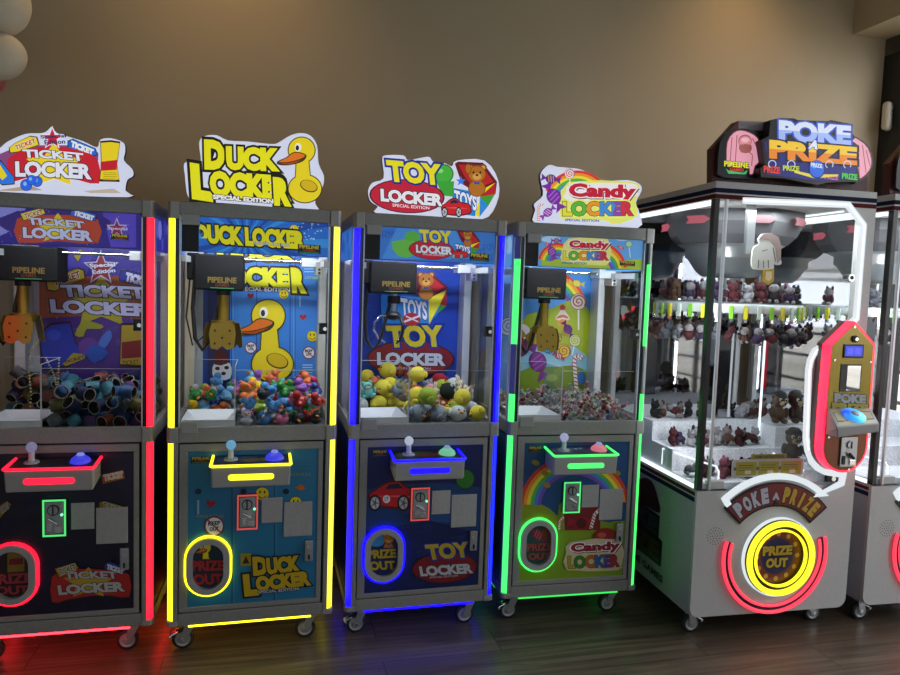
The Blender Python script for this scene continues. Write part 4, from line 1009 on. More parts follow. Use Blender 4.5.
def g_door(a):
    a.crop(495,425,3.14)
    a.poly([(60,255),(110,238),(170,262),(230,300),(420,320),(420,520),(60,520)], '#8a9418', 2); a.poly([(60,330),(160,300),(300,330),(420,300),(420,520),(60,520)], '#7c9a1c', 2)
    rainbow(a, 250, 255, 172, 11, 182, 355, .92); a.poly([(205,250),(330,250),(330,330),(205,330)], '#7a1c20')
    a.ring(250,255,96,103,'#1a4a8c',190,350,24,.95)
    for x,y in ((127,118),(162,188),(158,152),(382,150),(300,145)): a.ell(x,y,13,8,'#9a8a1c',20)
    logo(a, (108,68), (146,67), (108,76))
    a.poly([(70,300),(100,285),(195,300),(200,250),(215,240),(218,330)], '#8a9018')
    candy_piece(a, 268, 302, 22, '#a01828', 0, '#c84858'); a.poly([(240,330),(250,285),(290,285),(300,330)], '#8a1420', 1); a.ell(270,308,16,16,'#50080e'); cane(a, [(300,325),(312,280),(330,262),(338,290)], 10, '#a03040'); cane(a, [(200,330),(202,300),(214,288)], 7)
    a.ell(346,356,42,34,'#8a1a18'); a.ell(334,344,14,8,'#c05048')
    a.poly([(222,400),(236,366),(390,358),(396,440),(360,456),(222,452)], '#c8bc9a', 2)
    candy_word(a, ((236,370),(392,362),(236,406)), '#8a1028'); a.text('LOCKER', (226,410),(388,404),(228,450), '#ffffff', .055, edge='#c8bc8a', ew=.12); a.text('LOCKER', (226,410),(388,404),(228,450), '#fff', .055, edge='#402c10', ew=.03, cols=['#a89c20','#2c7c28','#b0601c','#245c9c','#5a2c80','#9a1c30'])
def g_prize(a):
    a.crop(495,425,3.14); a.raw = True; a.lay([(.10,.27),(.22,.27),(.22,.47),(.10,.47)], '#1c4a44'); a.raw = False
    candy_piece(a, 135, 345, 20, '#8a2a3c', 40, '#b86a60'); a.ell(160,340,14,16,'#7a3a20')
    a.text('PRIZE', (98,372),(178,370),(100,396), '#9a4a40', .05, edge='#1c1010', ew=.05); a.text('OUT', (104,402),(172,400),(106,424), '#9a4a40', .05, edge='#1c1010', ew=.05)

FULL = lambda m: [(.150,ZJB,m),(ZJT,ZTC,m)]
def beads(root):
    pr = Place(-1.7787, 2.5440, .2355)
    b = MB()
    for path in ([(38,340),(31,350),(29,372),(31,395),(29,422)], [(46,358),(54,375),(58,392),(58,410)], [(59,360),(58,382),(57,400)]):
        P = []
        for i in range(len(path)-1):
            for k in range(7): t = k/7; P.append((path[i][0]+(path[i+1][0]-path[i][0])*t, path[i][1]+(path[i+1][1]-path[i][1])*t))
        for q in P: x, z = pr.loc(*q, .29); b.ball((x,.29,z), .0042, mat('bead_cream',(.65,.6,.35),.4), 6, 4)
    o = b.build('bead_chain', root)
MACH = dict(
 R=dict(place=Place(-1.7787, 2.5440, .2355), led='red', label='claw machine with red light strips, leftmost of the row and cut by the photo edge', side='#16122e', infill=mat('infill_navy',(.01,.01,.03),.2),
   strip=FULL(LED['red']), door_bg='#0e0a26', door_art=r_door, prize_art=r_prize, deck='#17142c', deck2='#3a2410', deck3='#201830', joy=('violet',(.45,.42,.75),.35), btn=('blue',(.04,.05,.9),.75,(.25,.3,.85)),
   coin='green', back_bg='#3a2a96', back_art=r_back, head_bg='#352a90', head_art=r_head, side_dots=['#4a40a8','#6a5cc0','#8c86d8','#5a4cc0'], logo=(.092,.115), car=(.00,.255,1.475,1.615), claw='gold', lamp=.55, claw_dx=-.02,
   top_crop=(0,110,3.97), top_outline=[(-110,344),(-125,250),(-90,170),(-20,150),(0,150),(30,125),(100,95),(160,92),(185,84),(206,66),(224,90),(265,104),(330,124),(385,148),(398,118),(440,112),(490,130),(497,165),(492,200),(525,235),(528,262),(505,278),(498,320),(510,346),(200,338)], top_art=r_top, extra=beads),
 Y=dict(place=Place(-1.0854, 2.6803, .2579), led='yellow', label='claw machine with yellow light strips and a heap of rubber ducks', side='#1a5a8c', infill=mat('infill_blue',(.01,.018,.05),.2),
   strip=FULL(LED['yellow']), door_bg='#22759f', door_art=y_door, prize_art=y_prize, deck='#14204c', deck2='#3a4460', deck3='#6a6030', joy=('cyan',(.22,.6,.95),.5), btn=('blue',(.05,.06,.95),.8,(.2,.22,.9)),
   coin='red', back_bg='#3a84dc', back_art=y_back, head_bg='#2a74dc', head_art=y_head, side_dots=['#3a88e4','#58b0f4','#1c50b0'], car=(.075,.275,1.462,1.612), claw='gold', lamp=1.,
   top_crop=(160,125,3.374), top_outline=[(100,252),(84,170),(83,128),(120,118),(138,122),(132,60),(150,38),(190,34),(230,52),(290,55),(335,60),(385,64),(408,54),(440,35),(475,27),(508,36),(530,70),(535,130),(553,172),(548,210),(528,228),(524,265),(527,290),(380,276),(240,265),(170,260)], top_art=y_top),
 B=dict(place=Place(-.4031, 2.8587, .2559), led='blue', label='claw machine with blue light strips and soft plush toys inside', side='#10205c', infill=mat('infill_deep_blue',(.008,.008,.06),.2),
   strip=FULL(LED['blue']), door_bg='#0b1c54', door_art=b_door, prize_art=b_prize, deck='#16202c', deck2='#3a5020', deck3='#6a1c1c', joy=('white',(.7,.78,.95),.55), btn=('green',(.25,.85,.5),.55,(.3,.5,.9)),
   coin='red', back_bg='#1c44b4', back_art=b_back, head_bg='#3c7cd4', head_art=b_head, side_dots=['#3468b8','#2a58b8','#4c80d4'], car=(.105,.315,1.470,1.612), claw='chrome', lamp=1.,
   top_crop=(340,145,3.859), top_outline=[(142,264),(146,238),(118,218),(108,180),(124,146),(168,128),(163,58),(175,40),(245,40),(262,58),(320,48),(345,46),(362,66),(400,68),(432,82),(450,60),(558,60),(612,140),(603,230),(540,290),(340,276)], top_art=b_top),
 G=dict(place=Place(.2690, 3.0405, .2184), led='green', label='claw machine with green light strips and a heap of wrapped candies', side='#2a5a78', infill=mat('infill_teal',(.01,.03,.05),.2),
   strip=[(.150,ZJB,LED['green']),(ZJT,1.050,LED['green']),(1.050,1.270,M_DIFFUSER),(1.270,1.640,LED['green']),(1.640,ZTC,M_DIFFUSER)], door_bg='#1c4c84', door_art=g_door, prize_art=g_prize, deck='#2a3440', deck2='#5a6a70', deck3='#3a3a60',
   joy=('lavender',(.55,.58,.92),.55), btn=('pink',(.95,.25,.32),.6,(.45,.45,.95)),
   coin='green', back_bg='#4a94e4', back_art=g_back, head_bg='#64a8e8', head_art=g_head, side_dots=['#8cc0ee','#a8d0f0','#78b0e0','#c8e0f0'], car=(.135,.335,1.466,1.612), claw='gold', lamp=.8,
   top_crop=(495,155,4.09), top_outline=[(166,282),(165,225),(160,200),(196,165),(188,110),(186,80),(200,56),(225,40),(255,48),(300,52),(360,62),(430,105),(540,102),(590,118),(600,145),(577,195),(592,240),(582,300),(350,292)], top_art=g_top))
ROOTS = {k: build_locker(c['place'], c) for k, c in MACH.items()}
# ------------------------------------------------------------------ the big push-hand prize machine (and its twin beside it)
PP = Place(1.0907, 2.9803, .2104)
PW_, PD, PB, PJ, PT = .792, .96, .0988, .668, 1.99
M_PWHITE = noisy('prize_machine_paint', (.46,.46,.44), (.49,.49,.47), 70, .45)
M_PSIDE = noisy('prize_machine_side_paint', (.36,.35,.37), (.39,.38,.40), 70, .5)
M_NAVY = mat('navy_stripe', (.008,.011,.04), .8, spec=.15); M_MAROON = mat('maroon_stripe', (.09,.010,.012), .8, spec=.15)
M_WLED = led_mat('cold_white_tube', (.86,.95,1.), 1.35)
M_WEDGE = led_mat('lit_white_acrylic', (.84,.92,.97), .86)
M_PINKLED = led_mat('pink_red_tube', (1.,.05,.10), 1.25); M_REDRIM = led_mat('red_rim_light', (1.,.012,.045), 3.)
M_YRING = led_mat('yellow_ring_light', (1.,.86,.02), 1.5)
M_GREYHOUSE = mat('grey_housing', (.07,.07,.075), .5); M_BOWL = mat('brushed_steel', (.42,.44,.44), .32, .85)
M_GLITTER = noisy('white_glitter_felt', (.60,.63,.68), (.88,.90,.94), 160, .8, bump=.4)
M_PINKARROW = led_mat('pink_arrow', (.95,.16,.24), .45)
def arc(cx, cz, r, a0, a1, n=24): return [(cx+r*math.cos(R(a0+(a1-a0)*i/n)), cz+r*math.sin(R(a0+(a1-a0)*i/n))) for i in range(n+1)]

def build_prize_machine(P, label):
    root = thing('prize_machine', P.world(0,0), P.a, label, 'arcade machine', 'tall prize machines beside the window')
    W, D = PW_, PD
    # front panel with its big opening, one bent sheet
    opening = [(.062,1.926),(.640,1.926),(.727,1.842),(.727,1.43),(.530,1.283),(.510,1.245),(.503,1.20),(.515,.90),(.528,.84),(.552,.79),(.585,.757),(.625,.738),(.722,.722),(.716,.683),(.602,.634)]
    ar = arc(.382, .352, .372, 50, 132)
    rc = .045
    outline = [(0,PJ),(0,PB+rc)]+arc(rc,PB+rc,rc,180,270,6)[1:]+arc(W-rc,PB+rc,rc,270,360,6)+[(W,1.926)]+opening[1:]+ar+[(.146,PJ)]
    MB().prism(outline, 0, .016, M_PWHITE).build('front_panel', root)
    # left cheek strip beside the corner post, body sides, back and base
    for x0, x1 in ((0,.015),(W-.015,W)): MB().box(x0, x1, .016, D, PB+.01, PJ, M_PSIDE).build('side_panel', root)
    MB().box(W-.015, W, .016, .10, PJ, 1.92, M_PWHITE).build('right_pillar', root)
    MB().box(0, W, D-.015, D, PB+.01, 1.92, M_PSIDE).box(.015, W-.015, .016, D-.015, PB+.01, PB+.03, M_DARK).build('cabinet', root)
    MB().box(.03, W-.03, D-.022, D-.018, .70, 1.90, mat('smoked_mirror',(.36,.36,.38),.03,1.)).build('back_mirror', root)
    # stripes along the body sides
    for x0, x1 in ((-.0012,0),(W,W+.0012)):
        MB().box(x0, x1, .016, D, .640, .655, M_MAROON).build('maroon_stripe', root); MB().box(x0, x1, .016, D, .612, .632, M_NAVY).build('navy_stripe', root)
    # roof band
    MB().box(0, W, 0, D, 1.916, PT, M_PWHITE).build('roof_band', root, bevel=.002)
    for z0, z1, m, nm in ((1.943,1.962,M_NAVY,'navy_stripe'),(1.918,1.936,M_MAROON,'maroon_stripe')):
        s = MB().box(-.0012, W+.0012, -.0012, 0, z0, z1, m).box(-.0012, 0, 0, D, z0, z1, m).box(W, W+.0012, 0, D, z0, z1, m); s.build(nm, root)
    # corner posts and glass
    MB().box(.0,.024,.0,.03,PJ,1.918,mat('dark_post',(.03,.032,.03),.25,.3)).build('corner_post', root, bevel=.002)
    MB().box(.052,.064,.0,.014,PJ,1.918,M_ALU).build('door_stile', root, bevel=.002)
    MB().box(.0,.03,D-.05,D-.02,PJ,1.918,M_ALU).build('corner_post', root, bevel=.002)
    MB().box(W-.03,W,D-.05,D-.02,PJ,1.918,M_ALU).build('corner_post', root, bevel=.002)
    MB().box(.004,.009,.03,D-.05,PJ,1.918,M_GLASS).build('side_glass', root); MB().box(W-.009,W-.004,.10,D-.05,PJ,1.918,M_GLASS).build('side_glass', root)
    MB().prism(opening+ar+[(.146,PJ),(.062,PJ)], .020, .026, M_GLASS).build('front_glass', root)
    # light tubes
    for z in (PJ+.008, 1.905):
        MB().cyl((.004,.035,z),(.004,D-.05,z),.009,M_WLED,n=10).build('light_tube', root); MB().cyl((W-.004,.11,z),(W-.004,D-.05,z),.009,M_WLED,n=10).build('light_tube', root)
    MB().box(.0,.146,.0,.016,PJ-.004,PJ,M_PWHITE).build('sill', root)
    edge = [(.128,1.915)]+[(x,z) for x,z in opening[1:]]+ar+[(.152,.60)]
    def inset(p): return p
    MB().band(edge, .026, -.012, .0, M_WEDGE).build('lit_edge', root)
    MB().band([(x,z) for x,z in edge[0:9]], .006, -.014, -.012, M_WLED).build('lit_edge_line', root)
    # clear guard at the lower corner with a lit edge
    g = [P.loc(px,py,.06) for px,py in ((679,449),(712,464),(725,469),(730,478),(730,492))]
    MB().prism([(.02,.78),(.075,.775),(.12,.758),(.135,.735),(.135,PJ),(.02,PJ)], .055, .058, M_ACRYL).build('corner_guard', root)
    MB().tube([(.012,.33,.70),(.012,.33,.775),(.05,.10,.775),(.12,.056,.758),(.135,.056,.735),(.135,.056,PJ)], .004, M_WLED, n=6).build('guard_edge_light', root)
    MB().box(.066,.14,.018,.05,PJ,.70,M_PWHITE).build('guard_foot', root)
    # door locks
    MB().cyl((.684,-.012,1.61),(.684,.026,1.61),.016,M_CHROME,n=18).cyl((.684,-.014,1.61),(.684,-.012,1.61),.009,M_DARK,n=14).build('glass_lock', root)
    MB().box(.640,.700,-.004,.012,.690,.722,M_BLACK).cyl((.672,-.010,.706),(.672,-.004,.706),.011,M_CHROME,n=16).build('lower_lock', root, bevel=.002)
    # speaker grille: pattern of small holes
    sp = MB()
    for k, n in ((0,1),(1,6),(2,12),(3,17)):
        for i in range(n): t = 2*PI*i/n; sp.cyl((.100+.0125*k*math.cos(t),-.0012,.463+.0125*k*math.sin(t)),(.100+.0125*k*math.cos(t),.0,.463+.0125*k*math.sin(t)),.0024,M_DARK,n=6)
    sp.build('speaker_grille', root)
    # arched lettering board
    cx, cz = .385, .352
    o_ = arc(cx,cz,.346,40,137); i_ = arc(cx,cz,.236,137,40)
    bo = MB().prism(o_+i_, -.008, .0, M_BLACK, cap=ink('#1c0a0c')).build('arch_sign', root)
    a = Art(P, -.0085); a.raw = True; a.lay(arc(cx,cz,.338,42,135)+arc(cx,cz,.245,135,42), '#7a2622')
    def letters(word, a0, a1, r, h, c, e):
        n = len(word)
        for k, ch in enumerate(word):
            t = R(a0+(a1-a0)*(k+.5)/n); w = abs(R(a1-a0))/n*r*.80; up = Vector((math.cos(t),math.sin(t))); rt = Vector((up.y,-up.x)); o = Vector((cx,cz))+up*(r-h/2)
            if ch == 'I': w *= .45
            bl = o-rt*w/2; a.text(ch, tuple(bl+up*h), tuple(bl+rt*w+up*h), tuple(bl), c, .075, edge=e, ew=.06)
    letters('POKE', 133, 97, .291, .072, '#b8bcc8', '#1a1c40'); letters('A', 95, 86, .283, .034, '#b8b8c0', '#1a1c40'); letters('PRIZE', 84, 44, .291, .072, '#b89a30', '#2a1408')
    a.build('arch_artwork', bo)
    MB().cyl((.385,-.014,.60),(.385,-.008,.60),.012,M_BLACK,n=14).build('arch_lock', root)
    # round prize door
    cx, cz = .411, .360
    rg = MB()
    rg.cyl((cx,-.006,cz),(cx,.0,cz),.174,M_BLACK,n=48); ro = rg.build('prize_door', root)
    for r0, r1, nm, m, y in ((.146,.169,'outer_ring_light',M_YRING,-.040),(.122,.1305,'inner_ring_light',M_YRING,-.038)):
        q = MB(); P0 = arc(cx,cz,(r0+r1)/2,0,360,48)[:-1]; q.band(P0, r1-r0, y, y+.014, m, closed=True); q.build(nm, ro)
    MB().band(arc(cx,cz,.1465,0,360,48)[:-1], .048, -.0285, -.026, M_BLACK, closed=True).build('ring_plate', ro)
    MB().band(arc(cx,cz,.176,0,360,48)[:-1], .006, -.022, -.006, M_WEDGE, closed=True).build('white_rim', ro)
    MB().band(arc(cx,cz,.170,0,360,48)[:-1], .004, -.026, -.006, M_BLACK, closed=True).build('ring_wall', ro)
    a = Art(P, -.0065); a.raw = True
    a.lay(arc(cx,cz,.122,0,360,36)[:-1], '#6a2420'); a.lay(arc(cx,cz,.082,0,360,36)[:-1], '#1a2050')
    for k in range(12): t = 30*k; a.lay(arc(cx+.102*math.cos(R(t)),cz+.102*math.sin(R(t)),.011,0,360,12)[:-1], '#b08a4a')
    a.text('PRIZE', (cx-.075,cz+.048), (cx+.075,cz+.048), (cx-.075,cz+.004), '#b09428', .06, edge='#2a1c10', ew=.07); a.text('OUT', (cx-.055,cz-.008), (cx+.055,cz-.008), (cx-.055,cz-.052), '#b09428', .06, edge='#2a1c10', ew=.07)
    a.build('prize_door_artwork', ro)
    # red U tube pair
    u = arc(.3985,.364,.258,163,377,44); v = arc(.3985,.364,.229,163,377,44)
    MB().tube([(x,-.012,z) for x,z in u], .0085, M_PINKLED, n=8).build('outer_u_light', root); MB().tube([(x,-.012,z) for x,z in v], .007, M_PINKLED, n=8).build('inner_u_light', root)
    MB().band(arc(.3985,.364,.2435,163,377,44), .030, -.008, .0, M_BLACK).build('u_channel', root)
    # casters
    caster(root, .05, .07, .0, PB+.01, True); caster(root, W-.12, .09, .02, PB+.01, False); caster(root, .09, D-.08, .02, PB+.01, False); caster(root, W-.12, D-.08, .02, PB+.01, False)
    # instruction card holder inside the front glass
    ic = MB().prism([(.165,.722),(.51,.722),(.517,.735),(.517,.792),(.505,.800),(.172,.800),(.163,.79),(.163,.732)], .0, .006, mat('card_holder',(.42,.42,.40),.35))
    ic.prism([(.255,.800),(.43,.800),(.43,.822),(.255,.822)], .001, .006, ink('#8a8238'))
    io = ic.build('instruction_plate', root)
    a = Art(P, -.0005); a.raw = True
    for k in range(3):
        x = .180+.111*k; a.lay([(x,.730),(x+.102,.730),(x+.102,.790),(x,.790)], '#9a9226')
        for q in range(3): a.lay([(x+.012,.776-.011*q),(x+.085,.776-.011*q),(x+.085,.7725-.011*q),(x+.012,.7725-.011*q)], '#5a5a20' if k or q else '#8a2a1c')
        a.lay([(x+.045,.736),(x+.075,.736),(x+.075,.752),(x+.045,.752)], '#c8c0a0')
        a.lay(arc(x-.004,.76,.008,0,360,12)[:-1], '#5a5a58')
    a.text('GAME INSTRUCTIONS', (.27,.817),(.415,.817),(.27,.806),'#2a2a14',.02); a.build('instruction_print', io)
    io.rotation_euler.x = R(0)
    # ---- interior
    for y0, y1, z in ((.03,.24,.690),(.24,.44,.790),(.44,D-.03,.885)):
        MB().box(.012, W-.012, y0, y1, PJ-.02, z, M_GLITTER).build('display_step', root)
    MB().box(.36,.47,.49,.60,.885,1.42,mat('smoked_mirror',(.36,.36,.38),.03,1.)).build('mirror_column', root)
    cX, cY = .415, .50
    h = MB().lathe([(0,1.76),(.26,1.76),(.30,1.80),(.33,1.86),(.33,1.918)], M_GREYHOUSE, 8, Matrix.Translation((cX,cY,0)), smooth=False); ho = h.build('motor_housing', root)
    MB().lathe([(.05,1.60),(.13,1.605),(.16,1.63),(.20,1.69),(.215,1.70),(.215,1.74),(.25,1.76)], M_BOWL, 32, Matrix.Translation((cX,cY,0))).build('steel_bowl', ho)
    MB().cyl((cX,cY,1.44),(cX,cY,1.61),.05,M_BOWL,n=20).build('spindle', ho)
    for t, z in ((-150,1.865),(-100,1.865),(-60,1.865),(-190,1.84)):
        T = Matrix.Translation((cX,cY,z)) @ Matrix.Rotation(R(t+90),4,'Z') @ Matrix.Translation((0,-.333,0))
        MB().prism([(-.06,-.018),(.03,-.018),(.06,0),(.03,.018),(-.06,.018),(-.045,0)], -.003, .0, M_PINKARROW, mx=T).build('arrow_reflection', ho)  # reflected pink arrows, modelled as faintly glowing plates on the housing
    rb = MB().lathe([(.20,1.432),(.345,1.432),(.350,1.436),(.350,1.472),(.345,1.476),(.20,1.476),(.20,1.432)], mat('carousel_plastic',(.50,.53,.54),.25,.2), 48, Matrix.Translation((cX,cY,0))); rbo = rb.build('carousel', root)
    MB().lathe([(.05,1.455),(.20,1.450),(.20,1.458),(.05,1.463),(.05,1.455)], M_ACRYL, 32, Matrix.Translation((cX,cY,0))).build('carousel_disc', rbo)
    tags = [ink('#7ab82c'),ink('#c8c02c'),ink('#b8c8b8'),ink('#3a3a3c')]
    for k in range(36):
        t = 2*PI*k/36; T = Matrix.Translation((cX,cY,1.425)) @ Matrix.Rotation(t,4,'Z') @ Matrix.Translation((.353,0,0))
        m = MB(); m.box(-.004,.004,-.009,.009,-.018,.042,tags[0] if k%3 == 0 else tags[1] if k%3 == 1 else tags[2],mx=T); m.box(-.008,.006,-.006,.006,-.034,-.018,M_CHROME,mx=T); m.build('hook_clip', rbo)
    # clear compartment wall with lit edge, console back box
    X = .545
    MB().add([(X,.03,.735),(X,.36,.78),(X,.36,1.30),(X,.03,1.26)], [(0,1,2,3)], M_ACRYL).build('compartment_wall', root)
    MB().tube([(X,.36,1.32),(X,.36,.78),(X,.03,.735)], .006, M_WLED, n=6).build('compartment_light', root)
    MB().box(.60,.775,.03,.11,.80,1.20,M_GREYHOUSE).build('console_box', root, bevel=.01)
    MB().box(X,W-.012,.03,.46,PJ,.74,M_GLITTER).build('compartment_floor', root)
    # pushing hand with golden fingertip, inside the door
    c = lambda q: P.loc(740+q[0]/5.63, 180+q[1]/5.63, .10) if P is PP else None
    hand_px = [(65,430),(75,380),(105,360),(100,335),(125,305),(170,300),(210,325),(225,370),(222,430),(230,470),(205,480),(185,470),(180,500),(75,500)]
    hp = [PP.loc(740+x/5.63, 180+y/5.63, .10) for x,y in hand_px]; hp = smooth_loop(hp, 3)
    ho2 = MB().prism(hp, .095, .105, mat('frosted_acrylic',(.60,.60,.54),.35)).build('pusher_hand', root)
    for nm, px, m, y in (('hand_wrist',[(100,335),(125,303),(170,298),(212,322),(227,370),(224,450),(205,470),(195,380),(165,340),(130,335)],mat('brown_print',(.30,.22,.20),.5),.093),('finger_tip',[(128,495),(188,495),(188,568),(157,592),(122,568)],M_GOLD,.096)):
        MB().prism([PP.loc(740+x/5.63,180+y_/5.63,.10) for x,y_ in px], y, .106, m).build(nm, ho2)
    MB().prism([PP.loc(740+x/5.63,180+y_/5.63,.10) for x,y_ in [(142,515),(174,515),(174,555),(156,570),(138,555)]], .094, .0965, mat('pale_gold',(.6,.5,.3),.4)).build('tip_plate', ho2)
    kn = MB()
    for p, q_ in (((100,450),(98,495)),((128,455),(128,497)),((155,450),(156,497)),((182,380),(196,460)),((120,400),(150,392))):
        kn.tube([(*(lambda v:(v[0],.0945,v[1]))(PP.loc(740+x/5.63,180+z/5.63,.10)),) for x,z in (p,q_)], .0022, mat('finger_line',(.16,.13,.11),.5), n=5)
    kn.build('finger_crease', ho2)
    MB().box(.235,.275,.11,.13,1.70,1.92,M_BOWL).build('hand_arm', ho2)
    # interior lamp bars
    for x in (.08, W-.08): MB().box(x-.004,x+.004,.10,D-.1,1.908,1.915,M_WLED).build('chamber_light', root)
    for x, rz in ((.030, R(-30)),):
        MB().box(x-.005,x+.005,.034,.042,.80,1.88,M_WLED).build('corner_light_tube', root)
        la = bpy.data.lights.new('corner_lamp','AREA'); la.shape = 'RECTANGLE'; la.size = .02; la.size_y = 1.0; la.energy = 3.8; la.color = (.92,.95,1.)
        lo = bpy.data.objects.new('corner_lamp', la); COL.objects.link(lo); lo.parent = root; lo.location = (x,.05,1.34); lo.rotation_euler = (R(90),0,rz)
    la = bpy.data.lights.new('chamber_lamp','AREA'); la.shape = 'RECTANGLE'; la.size = .6; la.size_y = .10; la.energy = 5.; la.color = (.88,.95,1.)
    lo = bpy.data.objects.new('chamber_lamp', la); COL.objects.link(lo); lo.parent = root; lo.location = (W/2,.10,1.89); lo.rotation_euler = (R(8),0,0)
    # ---- console
    Y = -.085
    loc = lambda px, py, y=Y: PP.loc(px, py, y)
    q = [loc(*v) for v in ((854.5,322.5),(873.5,344.5),(871,445),(831,345.5))]
    xl, xr, zb_ = q[3][0]-.004, q[1][0]+.006, .872
    XC, UW = (xl+xr)/2, (xr-xl)/2
    plate = [q[0],(q[1][0]+.004,q[1][1]),(xr,1.10),(xr,.90)]+arc(XC,zb_,UW,8,-188,16)+[(xl,.93),(xl,1.10),q[3]]
    def grow(poly, d):
        c = Vector((sum(p[0] for p in poly)/len(poly), sum(p[1] for p in poly)/len(poly)))
        return [tuple(Vector(p)+(Vector(p)-c).normalized()*d) for p in poly]
    cb = MB().prism(grow(plate,-.004), Y+.004, -.001, mat('console_body',(.11,.035,.03),.4)).build('console', root)
    MB().prism(grow(plate,.004), Y+.050, -.002, mat('console_collar',(.10,.05,.045),.45)).build('console_collar', cb)
    MB().band(plate, .008, Y, Y+.046, M_REDRIM, closed=True).build('console_rim_light', cb)
    w = UW-.005
    upper = [(q[0][0],q[0][1]-.006),(q[1][0]-.002,q[1][1]-.003),(XC+w,1.10),(XC+w,.965),(XC-w,.965),(XC-w,1.10),(q[3][0]+.004,q[3][1]-.003)]
    lower = [(XC-w,.962),(XC+w,.962),(XC+w,.90)]+arc(XC,zb_,w,8,-188,16)
    MB().prism(upper, Y-.003, Y+.004, mat('amber_plate',(.30,.22,.02),.18,.35)).build('upper_plate', cb)
    MB().prism(lower, Y-.003, Y+.004, mat('rust_plate',(.20,.055,.018),.2,.3)).build('lower_plate', cb)
    sc = MB(); f = Y-.003
    for v in ((854,327),(834,360),(870,362),(828,437),(868,437),(848,469)): x, z = loc(*v); sc.cyl((x,f-.003,z),(x,f,z),.005,M_CHROME,n=8)
    sc.build('screw', cb)
    x, z = loc(854,339); MB().cyl((x,f-.008,z),(x,f,z),.015,M_DARK,n=16).cyl((x+.002,f-.012,z),(x+.002,f-.008,z),.008,M_CHROME,n=12).build('key_lock', cb)
    (x0,z1),(x1,z0) = loc(843,344), loc(862,358)
    MB().box(x0,x1,f-.005,f,z0,z1,M_BLACK).build('display_bezel', cb, bevel=.002)
    a = Art(P, f-.0055); a.raw = True; a.lay([(x0+.008,z0+.008),(x1-.008,z0+.008),(x1-.008,z1-.008),(x0+.008,z1-.008)], M_LCD)
    dg = led_mat('display_digits',(.16,.2,1.),1.); h = (x1-x0)
    for t in (.2,.56): a.text('000', (x0+h*t,z1-.016),(x0+h*(t+.26),z1-.016),(x0+h*t,z0+.016),dg,.0)
    a.build('display', cb)
    (x0,z1),(x1,z0) = loc(840.5,364), loc(859,391.5)
    MB().box(x0,x1,f-.003,f,z0,z1,M_BLACK).build('window_bezel', cb)
    MB().box(x0+.30*(x1-x0),x1-.006,f-.0045,f-.003,z0+.006,z1-.006,M_MIRROR).build('viewing_slot', cb)
    a = Art(P, f-.001)
    a.text('POKE', (834.5,393),(866,395),(834.5,402.5), '#a8a8a8', .07, edge='#1c1c20', ew=.07)
    a.text('PRIZE', (832,402.5),(868,404.5),(832,410), '#b09a28', .07, edge='#1c1408', ew=.07); a.build('console_lettering', cb)
    FY = -.20; s = MB()
    V = [loc(825,434)+(Y,), loc(870,431)+(Y,), loc(879,432,FY)+(FY,), loc(838,437.5,FY)+(FY,), loc(827,408)+(Y,), loc(870.5,407.5)+(Y,), loc(879.5,423.5,FY)+(FY,), loc(837,427.5,FY)+(FY,)]
    V = [Vector((x,y,z)) for x,z,y in V]
    s.add(V, [(0,1,2,3),(4,7,6,5),(3,2,6,7),(1,0,4,5),(0,3,7,4),(2,1,5,6)], mat('shelf_grey',(.30,.30,.29),.4))
    so = s.build('button_shelf', cb, bevel=.004)
    nrm = (V[5]-V[4]).cross(V[7]-V[4]).normalized(); nrm = nrm if nrm.z > 0 else -nrm
    def onshelf(u, v, lift=0.): return (V[4]*(1-u)+V[5]*u)*(1-v)+(V[7]*(1-u)+V[6]*u)*v+nrm*lift
    for k, (u0,u1,v0,v1,h) in enumerate(((.05,.95,.08,.92,'#b8ae8c'),(.07,.33,.25,.75,'#2a2a26'),(.085,.315,.30,.70,'#b8ae8c'),(.67,.93,.25,.75,'#2a2a26'),(.685,.915,.30,.70,'#b8ae8c'))):
        m = MB(); m.add([onshelf(u,v,.0006*(k+1)) for u,v in ((u0,v0),(u0,v1),(u1,v1),(u1,v0))], [(0,1,2,3)], ink(h)); m.build('shelf_print', so)
    T = Matrix.Translation(onshelf(.5,.5)) @ nrm.to_track_quat('Z','Y').to_matrix().to_4x4()
    bm = mat('rainbow_button', (.1,.3,.9), .25)
    nt = bm.node_tree; b = nt.nodes['Principled BSDF']; tc = nt.nodes.new('ShaderNodeTexCoord'); gr = nt.nodes.new('ShaderNodeTexGradient'); gr.gradient_type = 'RADIAL'; mp = nt.nodes.new('ShaderNodeMapping'); mp.inputs['Rotation'].default_value = (0,0,.6)
    cr_ = nt.nodes.new('ShaderNodeValToRGB'); e = cr_.color_ramp.elements; e[0].color = (.02,.05,.9,1); e[1].color = (.05,.15,.95,1); e.new(.3).color = (.05,.5,.9,1); e.new(.5).color = (.1,.85,.45,1); e.new(.7).color = (.05,.6,.85,1)
    nt.links.new(tc.outputs['Object'], mp.inputs['Vector']); nt.links.new(mp.outputs[0], gr.inputs['Vector']); nt.links.new(gr.outputs['Color'], cr_.inputs['Fac']); nt.links.new(cr_.outputs['Color'], b.inputs['Base Color']); nt.links.new(cr_.outputs['Color'], b.inputs['Emission Color']); b.inputs['Emission Strength'].default_value = .75
    bo_ = MB().lathe([(0,.018),(.030,.017),(.046,.011),(.050,.0)][::-1], bm, 28).build('push_button', so); bo_.matrix_basis = T
    MB().lathe([(0,.0205),(.016,.020),(.019,.017)][::-1], mat('button_cap',(.30,.32,.42),.3), 18).build('button_cap', bo_)
    (x0,z1),(x1,z0) = loc(840,437), loc(854,466); xm = (x0+x1)/2; H = z1-z0
